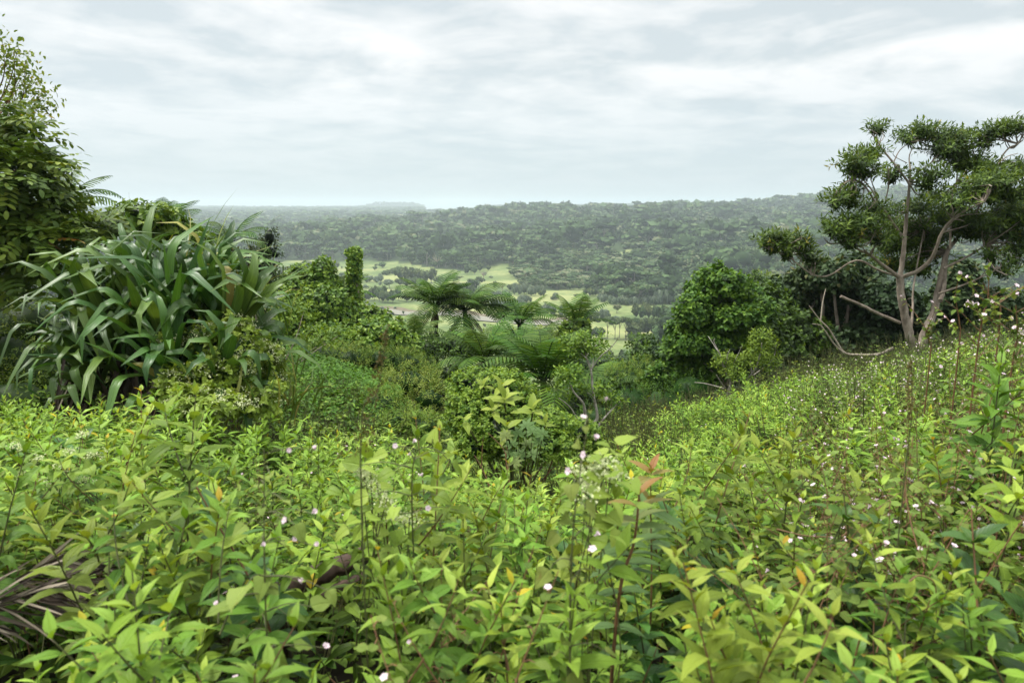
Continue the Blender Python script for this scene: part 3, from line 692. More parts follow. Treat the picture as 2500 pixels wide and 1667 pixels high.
# ------------------------------------------------------------------ far houses, mast
def house(u, v, wpx, rz, label, roofcol):
    g = ground_at(u, v, 300, 2500); w = wpx * mpp(v, g[1]); d = w * .55; hh = max(w * .26, 2.4)
    r = empty('house', g, label, 'house'); r.rotation_euler = (0, 0, rz)
    wall, roof = MB(), MB()
    boxm(wall, -w / 2, w / 2, -d / 2, d / 2, -.8, hh); part(wall, 'wall', WALL, r, world=False)
    e = .08 * w; z0, z1 = hh + .03, hh + .2 * w
    V = np.array([(-w / 2 - e, -d / 2 - e, z0), (w / 2 + e, -d / 2 - e, z0), (w / 2 + e, d / 2 + e, z0), (-w / 2 - e, d / 2 + e, z0), (-w / 2 + .1 * w, 0, z1), (w / 2 - .1 * w, 0, z1)])
    roof.add(V, [[0, 1, 5, 4], [2, 3, 4, 5], [3, 0, 4, 4], [1, 2, 5, 5], [3, 2, 1, 0]], np.zeros((6, 2)), .5)
    part(roof, 'roof', plain_mat('roof_sheet', roofcol, var=.1, scale=1, rough=.4), r, world=False)
    for k in (-.32, .3):
        wi = MB(); boxm(wi, k * w - .07 * w, k * w + .07 * w, -d / 2 - .06, -d / 2 - .01, hh * .4, hh * .8); part(wi, 'window', GLASS, r, world=False)
    do = MB(); boxm(do, -.05 * w, .04 * w, -d / 2 - .06, -d / 2 - .01, 0, hh * .82); part(do, 'door', GLASS, r, world=False)
WALL = plain_mat('white_wall', (.78, .78, .76), var=.05, scale=2, rough=.7)
GLASS = plain_mat('dark_opening', (.05, .06, .07), var=.1, scale=2, rough=.3)
house(1046, 594, 24, .15, 'long white house with a grey roof in the hillside clearing', (.42, .44, .46))
house(1099, 582, 8, -.3, 'tiny white hut on the hillside right of the long white house', (.6, .6, .6))
house(759, 567, 8, .2, 'tiny white house alone on the distant left plain', (.62, .63, .64))
def mast():
    d = 1100.0; b = at(319, 520, d); g = float(ground(b[0], d)); top = at(319, 470, d)[2]; H = top - g
    r = empty('radio_mast', (b[0], d, g), 'thin grey radio mast rising above the left horizon', 'mast')
    m, br = MB(), MB()
    for k in range(3):
        a = k * 2.094; m_ = [(math.cos(a) * .3, math.sin(a) * .3, z) for z in (-1, H)]; tube(m, m_, [.05, .05], 4)
    for z in np.arange(1, H, 1.6):
        for k in range(3):
            a, c = k * 2.094, (k + 1) * 2.094; tube(br, [(math.cos(a) * .3, math.sin(a) * .3, z), (math.cos(c) * .3, math.sin(c) * .3, z + 1.0)], [.025, .025], 3)
    part(m, 'mast_legs', M['farwood'], r, world=False); part(br, 'bracing', M['farwood'], r, world=False)
mast()

# ------------------------------------------------------------------ the air
def build_haze():
    mb = MB(); boxm(mb, -20500, 20500, -60, 20500, -22.5, 104)
    m, nt, N, L = nodes_of('haze_air'); out = N('ShaderNodeOutputMaterial'); pv = N('ShaderNodeVolumePrincipled')
    pv.inputs['Color'].default_value = (.61, .69, .735, 1); pv.inputs['Density'].default_value = 0.00033; pv.inputs['Anisotropy'].default_value = 0.2
    L(pv.outputs[0], out.inputs['Volume'])
    tag(mb.obj('haze', [m]), 'thin bluish haze over the valley', 'haze', kind='stuff')
build_haze()
# ------------------------------------------------------------------ shrubs, vines, small trees
def inner(lob, P, k):
    """true where P lies inside another lobe than its own"""
    bad = np.zeros(len(P), bool)
    for j, l in enumerate(lob):
        q = (((P - l[:3]) / l[3:]) ** 2).sum(1)
        bad |= (q < .62) & (k != j)
    return bad
def foliage(mb, lob, n, L, W, shape, tint, rng, k=6, up=.35, spread=1.0, droop=.6, fold=.25, mat=0, surf=(.62, 1.06), squash=None, var=.22, tipup=.12, low=-.7):
    lob = np.asarray(lob, float); nc = max(n // k, 1)
    ar = (lob[:, 3] * lob[:, 4] + lob[:, 3] * lob[:, 5] + lob[:, 4] * lob[:, 5])
    kk = rng.choice(len(lob), nc * 2, p=ar / ar.sum()); d = rdir(rng, nc * 2)
    d = d[np.arange(nc * 2)]; m = d[:, 2] > low
    rr = rng.uniform(0, 1, nc * 2) ** .5 * (surf[1] - surf[0]) + surf[0]
    P = lob[kk, :3] + d * lob[kk, 3:] * rr[:, None]
    m &= ~inner(lob, P, kk); P, d, kk = P[m][:nc], d[m][:nc], kk[m][:nc]; nc = len(P)
    tw = unit(d / np.maximum(lob[kk, 3:] / lob[kk, 3:].mean(1, keepdims=True), .3) + np.array([0, 0, up]) + rng.normal(size=(nc, 3)) * .35)
    pa = unit(np.cross(tw, rdir(rng, nc))); pb = np.cross(tw, pa); ct = rng.uniform(-var, var, nc); a0 = rng.uniform(0, 6.28, nc)
    for j in range(k):
        a = a0 + j * 2.4; f = j / max(k - 1, 1)
        side = pa * np.cos(a)[:, None] + pb * np.sin(a)[:, None]
        D = unit(tw * (.25 + .75 * f) + side * spread * (1.15 - .5 * f) + rng.normal(size=(nc, 3)) * .15)
        sz = L * rng.uniform(.65, 1.15, nc) * (1 - .3 * f)
        leaves(mb, P + tw * (L * .22 * j) + side * L * .08, D, tw + np.array([0, 0, .5]) + rng.normal(size=(nc, 3)) * .2, sz, sz * W / L, droop=rng.uniform(.2, 1, nc) * droop * 1.3, fold=fold,
               shape=shape, tint=np.clip(tint + ct + rng.uniform(-.13, .13, nc) + tipup * (f - .4) * 2, 0, 1), mat=mat)
def lobes_px(L, depthk=1.0):
    """(u, v, rx px, ry px, distance) -> world ellipsoids"""
    o = []
    for (u, v, rx, ry, d) in L:
        c = at(u, v, d); s = mpp(v, d); o.append((*c, rx * s, (rx + ry) * .5 * s * depthk, ry * s))
    return np.array(o)
def stems_to(mb, lob, base, r0, rng, mat=0, k=4, r1=.35):
    for l in lob:
        b = base + rng.normal(size=3) * [.06, .06, 0]; e = l[:3] + rng.normal(size=3) * l[3:] * .2
        mid = (b + e) / 2 + rng.normal(size=3) * np.linalg.norm(e - b) * .07
        mid[2] = b[2] + (e[2] - b[2]) * .6
        tube(mb, smooth([b, mid, e], 4), np.linspace(r0, r0 * r1, 9), 6, mat=mat)
def bush(name, label, cat, L, n, leaf, width, mat, shape=DIAM4, tint=.5, seed=1, k=6, core=True, stem=.02, stemmat='brownstem', group=None, fl=None, depthk=1.0, foot=None, **kw):
    rng = np.random.RandomState(seed); lob = lobes_px(L, depthk); c = lob[:, :3].mean(0) if foot is None else np.array(at(*foot))
    g = float(ground(c[0], c[1])); base = np.array([c[0], c[1], g])
    r = empty(name, base, label, cat, group)
    f = MB()
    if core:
        for l in lob: blob(f, l[:3], l[3:] * .66, rng, 9, 6, tint=0.0, rough=.25)  # solid cores close the gaps; darkest tint puts interior shade into their colour
    ex = np.array([(*(l[:3] + rdir(rng, 1)[0] * l[3:] * .95), *(l[3:] * rng.uniform(.22, .42))) for l in lob for _ in range(3)])
    foliage(f, np.concatenate([lob, ex]), n, leaf, width, shape, tint, rng, k=k, **kw)
    part(f, 'foliage', M[mat], r)
    st = MB(); stems_to(st, lob, base - [0, 0, .1], stem, rng); part(st, 'stems', M[stemmat], r)
    if fl:
        fb = MB(); m = fl; kk = rng.randint(0, len(lob), m); d = rdir(rng, m); d[:, 2] = np.abs(d[:, 2]); P = lob[kk, :3] + d * lob[kk, 3:] * 1.08
        ok = ~inner(lob, P, kk); florets(fb, P[ok], rng); part(fb, 'flowers', M['cream'], r)
    return r
def florets(fb, P, rng, s=.018, k=9):
    for j in range(k):
        q = P + rng.normal(size=P.shape) * s * [1.3, 1.3, .6]; D = unit(rng.normal(size=P.shape) + [0, 0, .8])
        cards(fb, q, D, rdir(rng, len(P)), s * rng.uniform(.5, 1.1, len(P)), s * .8, rng.uniform(.3, .7, len(P)))
def branches(mb, polys, d, rng, px0=None, conv=None, scale=1.0, sides=8, depth=0.0, base_d=None, mat=0):
    """tapering limbs traced as (points, radius px at start, radius px at end, depth shift at the end in metres)"""
    for pts, r0, r1, dz in polys:
        n = len(pts); P = []
        for i, (x, y) in enumerate(pts):
            u, v = conv(x, y); P.append(at(u, v, d + dz * i / max(n - 1, 1)))
        P = smooth(P, 5); s = mpp(700, d); R = np.linspace(r0, r1, len(P)) * s * scale
        jit = rng.normal(size=P.shape) * R[:, None] * .07; jit[0] = 0; tube(mb, P + jit, R, sides, rough=.12, rng=rng, mat=mat)
def z(n):                                                     # converters from the enlarged crops they were traced on
    return {2: lambda x, y: (x / 2.703, 480 + y / 2.703), 3: lambda x, y: (620 + x / 3.734, 480 + y / 3.734), 5: lambda x, y: (1750 + x / 2.529, 280 + y / 2.529),
            6: lambda x, y: (1000 + x / 3.36, 780 + y / 3.36), 7: lambda x, y: (1550 + x / 3.36, 600 + y / 3.36)}[n]
def zl(n, L, d, jit=0, seed=0):
    sc = {2: 2.703, 3: 3.734, 5: 2.529, 6: 3.36, 7: 3.36}[n]; rng = np.random.RandomState(seed); c = z(n)
    return [(*c(x, y), rx / sc, ry / sc, d + rng.uniform(-jit, jit)) for x, y, rx, ry in L]

# --- left side
def pinnate(mb, P, D, L, pairs, lw, ll, tint, rng, mat=0):
    """compound leaves: a row of leaflets on both sides of each rachis"""
    n = len(P); D = unit(D); S = unit(np.cross(D, np.array([0, 0, 1.]) + rng.normal(size=(n, 3)) * .35)); U = np.cross(S, D)
    dr = rng.uniform(.3, .9, n)[:, None]
    for i in range(pairs + 1):
        f = (i + .6) / (pairs + .6); a = dr * f
        c = P + (D * np.cos(a * .5) - U * np.sin(a * .5)) * (L * f)[:, None]; T = D * np.cos(a) - U * np.sin(a); nn = U * np.cos(a) + D * np.sin(a)
        for sgn in ((-1, 1) if i < pairs else (0,)):
            sz = ll * rng.uniform(.8, 1.1, n) * (1.0 - .25 * abs(f - .6))
            leaves(mb, c, T * (.35 if sgn else 1) + S * sgn + rng.normal(size=(n, 3)) * .08, nn, sz, sz * lw, droop=rng.uniform(.1, .6, n), fold=.15, shape=([0, .2, .55, .85, 1], [.15, .8, 1, .6, .05]), tint=np.clip(tint + rng.uniform(-.1, .1, n), 0, 1), mat=mat)
def left_tree():
    rng = np.random.RandomState(61); d = 9.0
    L = [(-20, 310, 60, 50, 8.8), (30, 350, 80, 50, 9.2), (70, 400, 85, 45, 9.0), (20, 430, 110, 80, 8.6), (60, 520, 110, 75, 8.9), (130, 530, 90, 40, 9.3), (190, 560, 85, 32, 9.4), (30, 620, 110, 70, 8.8), (110, 590, 75, 45, 8.6), (-60, 480, 140, 200, 9.0), (230, 535, 50, 20, 9.5)]
    lob = lobes_px(L); base = np.array([at(-80, 900, d)[0], d, 0]); base[2] = ground(base[0], d)
    r = empty('pinnate_tree', base, 'tall dense tree with rows of glossy leaflets at the left edge', 'tree')
    tr = MB(); top = at(-60, 300, d); tube(tr, smooth([base - [0, 0, .1], base * .6 + top * .4, top], 5), np.linspace(.14, .05, 11), 10, rough=.1, rng=rng); part(tr, 'trunk', M['bark'], r)
    br = MB()
    for l in lob: tube(br, smooth([at(-65, 560, d), (at(-65, 520, d) + l[:3]) / 2 + [0, 0, -.05], l[:3], l[:3] + (l[:3] - at(-65, 500, d)) * .2], 4), np.linspace(.035, .006, 13), 6)
    part(br, 'limbs', M['brownstem'], r)
    f = MB(); n = 1050; ar = lob[:, 3] * lob[:, 5]; k = rng.choice(len(lob), n, p=ar / ar.sum()); dd = rdir(rng, n)
    P = lob[k, :3] + dd * lob[k, 3:] * rng.uniform(.35, .95, (n, 1)); out = unit(dd * [1, 1, .5] + [.5, -.25, .05] + rng.normal(size=(n, 3)) * .3)
    t = rng.uniform(.25, .72, n) + np.where(rng.uniform(size=n) < .035, .3, 0)
    pinnate(f, P, out, rng.uniform(.28, .46, n), 5, .5, .115, t, rng)
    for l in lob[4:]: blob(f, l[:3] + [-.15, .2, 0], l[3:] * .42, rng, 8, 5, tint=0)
    part(f, 'crown', M['pinnate'], r)
left_tree()
def slender_tree():
    rng = np.random.RandomState(62); d = 11.0
    base = np.array([at(-90, 900, d)[0], d, 0]); base[2] = ground(base[0], d)
    r = empty('slender_tree', base, 'slender twiggy tree top with small bronze leaf tufts against the sky', 'tree')
    tips = [(5, 90), (10, 105), (45, 108), (38, 130), (70, 128), (62, 145), (78, 165), (22, 165), (50, 185), (90, 185), (76, 190), (105, 210), (115, 225), (122, 240), (100, 245), (85, 225), (60, 215), (30, 210), (12, 225), (48, 240), (5, 250), (90, 262), (-20, 120), (-30, 200), (-10, 60), (35, 150), (15, 140)]
    tw, tr, f = MB(), MB(), MB(); hub = at(-70, 330, d)
    tube(tr, smooth([base, hub * .5 + base * .5, hub], 4), np.linspace(.1, .04, 9), 8)
    T = []
    for (u, v) in tips:
        e = at(u, v + 8, d + rng.uniform(-.4, .4)); m = (hub + e) / 2 + rng.normal(size=3) * .12 + [0.1, 0, -.1]
        tube(tw, smooth([hub, m, e], 5), np.linspace(.014, .003, 11), 4); T.append(e); T.append(e * .8 + m * .2)
    T = np.array(T); n = len(T)
    for j in range(17):
        q = T + rng.normal(size=(n, 3)) * .075; D = unit(rng.normal(size=(n, 3)) + [0.2, 0, -.3]); s = rng.uniform(.05, .09, n)
        leaves(f, q, D, rng.normal(size=(n, 3)) + [0, 0, 1.5], s, s * .5, droop=.5, shape=DIAM4, tint=rng.uniform(.45, .95, n))
    part(tr, 'trunk', M['bark'], r); part(tw, 'twigs', M['brownstem'], r); part(f, 'crown', M['pinnate'], r)
slender_tree()
bush('shady_shrub', 'dark weedy shrub in the shade between left tree and pandanus', 'shrub', [(20, 720, 90, 60, 10.5), (60, 800, 110, 80, 10), (10, 880, 100, 90, 9), (110, 900, 90, 80, 8.6), (40, 980, 110, 60, 7.6), (170, 960, 90, 50, 7.6)],
     5200, .055, .025, 'shrub', tint=.42, seed=71, k=6, up=.6)
bush('heart_vine', 'heart-leaved vine heaped over branches above the pandanus', 'vine', [(300, 545, 60, 32, 10), (350, 530, 60, 28, 10), (400, 560, 55, 40, 10.3), (450, 590, 60, 30, 10.4)], 1500, .10, .085, 'vine', HEART, tint=.55, seed=72, k=4, up=.1, droop=.9)

# --- pandanus
def pandanus():
    rng = np.random.RandomState(81); d = 7.0
    base = at(380, 990, d); base[2] = ground(base[0], d)
    r = empty('pandanus', base, 'big pandanus clump with long folded strap leaves', 'pandanus')
    heads = [(330, 930, 7.1, -.2, 1.15), (420, 920, 6.9, .1, 1.2), (300, 890, 7.0, -.35, .95), (470, 860, 7.2, .3, 1.05), (380, 880, 7.4, 0, 1.2), (320, 850, 7.5, -.3, 1.0), (530, 880, 6.8, .6, .85), (520, 975, 6.2, .5, .62),
             (280, 880, 7.3, -.45, .85), (440, 830, 7.6, .15, 1.0), (250, 960, 6.7, -.35, .62), (380, 810, 7.8, -.1, .95), (430, 970, 6.4, .1, .7), (500, 800, 7.5, .45, .85), (480, 850, 7.0, -.9, .9), (560, 820, 7.0, -.2, .75)]
    tr = MB()
    for (u, v, dd, ax, s) in heads:
        c = at(u, v, dd); tube(tr, smooth([base + [rng.uniform(-.3, .3), 0, -.1], (base + c) / 2 + rng.normal(size=3) * .06, c], 4), np.linspace(.06, .04, 9), 8)
        lf = MB(); n = int(25 * s + 6)
        ang = np.arange(n) * 2.4 + rng.uniform(0, 6); f = np.linspace(0, 1, n); el = 1.45 - 1.0 * (1 - f) ** 1.1 + rng.normal(size=n) * .1
        axis = unit(np.array([ax, -.3, 1.0])); e1 = unit(np.cross(axis, [0, 1, .2])); e2 = np.cross(axis, e1)
        D = axis * np.sin(el)[:, None] + (e1 * np.cos(ang)[:, None] + e2 * np.sin(ang)[:, None]) * np.cos(el)[:, None]
        L = s * rng.uniform(.9, 1.35, n) * 1.12
        kink = rng.uniform(1.0, 2.7, n) * (rng.uniform(size=n) < np.where(f > .6, 1.0, .85)); bend = [0, .01, .03, .06, .10, .5, .92, .98, 1.0]
        t = np.clip(rng.uniform(.28, .8, n) + np.where(rng.uniform(size=n) < .06, .3, 0), 0, 1)
        L = L * np.where(D[:, 0] < -.5, .72, 1.0); wd = rng.uniform(.08, .115, n); g = rng.uniform(size=n) < .5
        for m_, bd_ in ((g, bend), (~g, [0, .0, .01, .02, .05, .09, .16, .80, 1.0])):
            leaves(lf, (c + axis * (f * .12)[:, None])[m_], D[m_], axis, L[m_], wd[m_], droop=kink[m_] + .15, fold=.45, shape=STRAP, tint=t[m_], bend=bd_)
        part(lf, 'leaf_rosette', M['pandan'], r)
    sk = MB(); n = 90; a = rng.uniform(0, 6.28, n); P = np.array([at(rng.uniform(150, 520), rng.uniform(840, 950), rng.uniform(6.5, 7.1)) for _ in range(n)])
    leaves(sk, P, np.c_[np.cos(a) * .5, np.sin(a) * .4 - .2, -np.ones(n)], np.c_[np.cos(a), np.sin(a) - .4, np.full(n, .4)], rng.uniform(.4, .8, n), rng.uniform(.03, .055, n), droop=rng.uniform(-.5, .3, n), fold=.5, shape=STRAP, tint=rng.uniform(0, .75, n)); part(sk, 'dead_leaf_skirt', M['frond'], r)
    part(tr, 'trunk', M['bark'], r)
pandanus()
def tall_grass(u, v, d, n, Lr, label, seed, spread=.25, wid=.012, mat='pandan', tl=(.7, 1.0), nm='grass_tuft', lean=(.3, 0)):
    rng = np.random.RandomState(seed); b = at(u, v, d); b[2] = min(b[2], float(ground(b[0], b[1])) + 5); r = empty(nm, b, label, 'grass'); f = MB()
    P = b + rng.normal(size=(n, 3)) * [spread, spread * .6, .05]; D = unit(rng.normal(size=(n, 3)) * [.35, .3, .1] + [lean[0] * 1., lean[1], 1])
    leaves(f, P, D, unit(rng.normal(size=(n, 3)) + [0, -.3, .2]), rng.uniform(*Lr, n), wid * rng.uniform(.7, 1.4, n), droop=rng.uniform(.5, 2.0, n), fold=.4, shape=([0, .2, .4, .6, .8, 1], [.5, .9, 1, .8, .5, .03]), tint=rng.uniform(*tl, n))
    part(f, 'blades', M[mat], r); return r
tall_grass(440, 720, 7.6, 16, (.8, 1.3), 'yellow green grass blades shooting up through the pandanus top', 5, spread=.5)
tall_grass(600, 780, 7.4, 26, (.6, 1.0), 'long thin grass arching over the right side of the pandanus', 6, spread=.28)
tall_grass(700, 1010, 7.0, 30, (.45, .8), 'bright grass tuft between pandanus and the bright ground cover', 7, spread=.16, wid=.02)
tall_grass(585, 1030, 6.0, 22, (.4, .7), 'pale grass tuft under the flowering vine', 8, spread=.2, wid=.022)
bush('flowering_vine', 'pale green vine with cream flower tufts sprawling over the pandanus', 'vine', [(520, 820, 45, 26, 6.4), (575, 810, 40, 45, 6.6), (605, 870, 50, 50, 6.4), (540, 910, 75, 40, 6.1), (460, 940, 70, 40, 6.0), (650, 930, 45, 50, 6.5), (610, 985, 70, 38, 6.0), (590, 730, 24, 36, 7.0), (430, 840, 40, 24, 6.4), (500, 990, 90, 35, 5.6), (660, 880, 25, 40, 6.5)],
     4600, .06, .047, 'heart', HEART, tint=.5, seed=82, k=5, up=.2, droop=.9, fl=520, core=False, stem=.005, surf=(.2, 1.15), foot=(560, 1010, 5.9))

# --- behind the pandanus
bush('leaning_tree', 'slim dark leaning tree rising right behind the pandanus', 'tree', [(658, 580, 15, 26, 16), (650, 610, 22, 22, 16), (672, 622, 14, 10, 16), (630, 640, 40, 34, 16), (600, 670, 45, 40, 16.3), (645, 690, 35, 40, 16), (600, 720, 50, 40, 16), (560, 650, 40, 40, 17)],
     3600, .10, .055, 'dark', OVATE, tint=.62, seed=83, k=5, stem=.03, stemmat='bark', droop=.9, core=True)
bush('rosette_shrub', 'shrub with pale bare stems and yellow green leaf rosettes right of the pandanus', 'shrub', [(640, 740, 45, 40, 12), (690, 745, 45, 35, 12.3), (650, 790, 55, 35, 11.6), (730, 770, 35, 30, 12), (780, 830, 40, 22, 11.6), (830, 815, 30, 18, 12)],
     2400, .085, .036, 'bright', OVATE, tint=.72, seed=84, k=8, core=False, stem=.014, stemmat='twig', foot=(668, 920, 11.5), surf=(.4, 1.05))
bush('rounded_shrub', 'small round dark shrub against the meadow left of the vine covered mound', 'shrub', [(712, 680, 28, 22, 19), (700, 705, 40, 30, 19)], 900, .10, .05, 'dark', OVATE, tint=.75, seed=86, k=5)
bush('vine_mound', 'tall mound of heart-leaved vine smothering a tree stump', 'vine', [(738, 672, 28, 24, 18.3), (790, 665, 26, 34, 18), (775, 700, 48, 40, 18), (715, 720, 55, 40, 18), (790, 750, 62, 50, 17.5), (720, 790, 60, 50, 17.6), (830, 790, 50, 45, 17.5), (790, 820, 60, 40, 17)],
     9500, .115, .10, 'vine', HEART, tint=.5, seed=87, k=4, up=.05, droop=1.0, stem=.05, stemmat='bark')
bush('vine_column', 'slim upright column of vine climbing a dead trunk', 'vine', [(866, 622, 13, 15, 18.5), (865, 645, 12, 18, 18.5), (864, 672, 13, 20, 18.5), (862, 700, 13, 20, 18.5), (866, 728, 15, 20, 18.5), (870, 758, 18, 22, 18.5)],
     2600, .105, .09, 'vine', HEART, tint=.66, seed=88, k=4, up=.0, droop=1.1, stem=.05, stemmat='bark', foot=(868, 840, 18.5))
bush('vine_slope', 'broad-leaved vine blanket sloping down right of the vine column', 'vine', [(900, 780, 45, 30, 18), (940, 805, 45, 28, 17.5), (900, 830, 60, 40, 17), (960, 835, 45, 30, 17), (860, 850, 60, 35, 16.5), (1000, 850, 30, 22, 17)],
     4200, .13, .12, 'vine', HEART, tint=.6, seed=89, k=4, up=.15, droop=.9)
for i, (L, t, lab) in enumerate([
    ([(800, 870, 60, 32, 14.5), (860, 880, 60, 34, 14.2), (760, 850, 40, 24, 15)], .6, 'fine-leaved yellow green shrub above the bright ground cover'),
    ([(930, 880, 60, 32, 14.2), (990, 890, 50, 34, 14), (1030, 900, 40, 25, 14.5)], .5, 'fine-leaved green shrub below the vine blanket'),
    ([(1010, 940, 60, 48, 12), (1050, 980, 50, 45, 11.5), (960, 940, 45, 34, 12.3)], .72, 'feathery shrub with pale yellow tips left of the vine hummock'),
    ([(930, 1000, 60, 50, 10), (990, 1040, 60, 45, 9.2), (880, 985, 45, 34, 10.5), (1040, 1050, 45, 40, 9)], .55, 'feathery brownish green shrub in front of the bright ground cover'),
    ([(1560, 905, 45, 30, 16), (1520, 925, 50, 32, 15.5), (1600, 940, 40, 40, 15)], .5, 'leafy shrub filling the gap left of the heart-leaved tree'),
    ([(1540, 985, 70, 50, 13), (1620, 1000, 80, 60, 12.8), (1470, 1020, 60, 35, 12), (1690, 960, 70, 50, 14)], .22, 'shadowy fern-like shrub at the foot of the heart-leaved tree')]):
    bush('feathery_shrub', lab, 'shrub', L, 5200, .06, .02, 'shrub', DIAM4, tint=t, seed=100 + i, k=8, up=.5, stem=.01, spread=.8)
def ground_cover():
    rng = np.random.RandomState(91); n = 46000
    x = rng.uniform(-5.6, -.6, n); y = rng.uniform(6.8, 17.5, n); zz = ground(x, y); u, v, f = project(x, y, zz)
    k = inside([(600, 860), (740, 845), (860, 870), (960, 900), (990, 980), (960, 1060), (700, 1070), (560, 1000)], u, v)
    x, y, zz = x[k], y[k], zz[k]; n = len(x); P = np.c_[x, y, zz + rng.uniform(0, .3, n) + .14 * np.maximum(0, wob(x, y, .45, 51)) + .2 * np.maximum(0, wob(x, y, 1.1, 52))]
    mb = MB(); s = rng.uniform(.04, .085, n); leaves(mb, P, rng.normal(size=(n, 3)) * [1, 1, .3], np.array([0, 0, 1]) + rng.normal(size=(n, 3)) * .35, s, s * .55, droop=.5, shape=DIAM, tint=np.clip(rng.uniform(.25, .75, n) + .15 * wob(x, y, .6, 53), 0, 1))
    tag(mb.obj('ground_cover', [M['cover']]), 'bright green fine-leaved ground cover on the slope below the vine mound', 'ground cover', kind='stuff')
ground_cover()

# --- the vine hummock in the middle with broad and palmate leaves
bush('vine_hummock', 'vine-smothered hummock in the middle of the slope', 'vine', [(1170, 945, 75, 40, 7.6), (1225, 975, 85, 55, 7.4), (1150, 1020, 60, 55, 7.2), (1230, 1050, 90, 48, 7.0), (1320, 1040, 70, 40, 7.3), (1400, 1055, 60, 30, 7.6), (1300, 1090, 90, 40, 7.0), (1160, 1090, 50, 40, 6.9), (1420, 1080, 50, 30, 7.6)],
     15000, .042, .034, 'vine', HEART, tint=.74, seed=92, k=5, up=.3, droop=.8, stem=.012, surf=(.7, 1.08), core=True)
def rosette(mb, c, axis, n, L, W, rng, el=(.2, 1.1), shape=OVATE, tint=(.5, .9), droop=.6, fold=.25):
    axis = unit(axis); e1 = unit(np.cross(axis, [.3, 1, .1])); e2 = np.cross(axis, e1); a = np.arange(n) * 2.4 + rng.uniform(0, 6); f = np.arange(n) / max(n - 1, 1)
    e = el[0] + (el[1] - el[0]) * f + rng.normal(size=n) * .1
    D = axis * np.sin(e)[:, None] + (e1 * np.cos(a)[:, None] + e2 * np.sin(a)[:, None]) * np.cos(e)[:, None]
    s = L * (1 - .35 * f) * rng.uniform(.85, 1.1, n)
    leaves(mb, np.tile(c, (n, 1)) + axis * (f * L * .3)[:, None], D, axis, s, s * W / L, droop=droop, fold=fold, shape=shape, tint=np.clip(rng.uniform(*tint, n) + .15 * f, 0, 1), rng=rng, wave=.15)
def broad_plant():
    rng = np.random.RandomState(93); base = at(1250, 1080, 7.2); base[2] = ground(base[0], base[1])
    r = empty('broad_leaf_plant', base, 'plant with big pale broad leaves poking out of the vine hummock', 'plant'); f, st = MB(), MB()
    for (u, v, d, L, n) in [(1232, 985, 6.9, .24, 7), (1300, 1008, 6.7, .22, 5), (1205, 1005, 6.8, .16, 5), (1330, 1040, 6.8, .15, 4), (1135, 1030, 6.6, .16, 4), (1240, 1050, 6.5, .2, 4), (1180, 945, 7.2, .14, 5), (1225, 950, 7.2, .2, 5)]:
        c = at(u, v, d); rosette(f, c, np.array([rng.uniform(-.2, .2), -.35, 1]), n, L, L * .42, rng, tint=(.3, .75), el=(.1, 1.1)); tube(st, smooth([base, (base + c) / 2 + [0.03, 0, .05], c], 4), np.linspace(.012, .008, 9), 6)
    part(f, 'foliage', M['heart'], r); part(st, 'stems', M['stem'], r)
broad_plant()
def palmate_plant():
    rng = np.random.RandomState(94); base = at(1280, 1150, 6.6); base[2] = ground(base[0], base[1])
    r = empty('palmate_plant', base, 'blue green plant with fingered palmate leaves beside the dark hollow', 'plant'); f, st = MB(), MB()
    for (u, v) in [(1265, 1060), (1300, 1055), (1250, 1085), (1290, 1085), (1315, 1080), (1270, 1110), (1300, 1110), (1245, 1110), (1285, 1040), (1255, 1130), (1325, 1060), (1235, 1065)]:
        c = at(u, v, 6.4 + rng.uniform(-.25, .2)); ax = unit(np.array([rng.uniform(-.4, .4), -.6, .8])); e1 = unit(np.cross(ax, [0, 0, 1])); e2 = np.cross(ax, e1)
        a = np.linspace(-2.2, 2.2, 7) - 1.57 + rng.uniform(-.3, .3); D = e1 * np.cos(a)[:, None] + e2 * np.sin(a)[:, None] + ax * .1
        leaves(f, np.tile(c, (7, 1)), D, ax, .12 * (1 - .3 * np.abs(np.linspace(-1, 1, 7))), .032, droop=.6, fold=.2, shape=LANCE, tint=rng.uniform(.35, .6)); tube(st, smooth([base + [0, 0, .2], (base + c) / 2, c], 3), .004, 4)
    part(f, 'foliage', M['sapling'], r); part(st, 'stems', M['stem'], r)
palmate_plant()
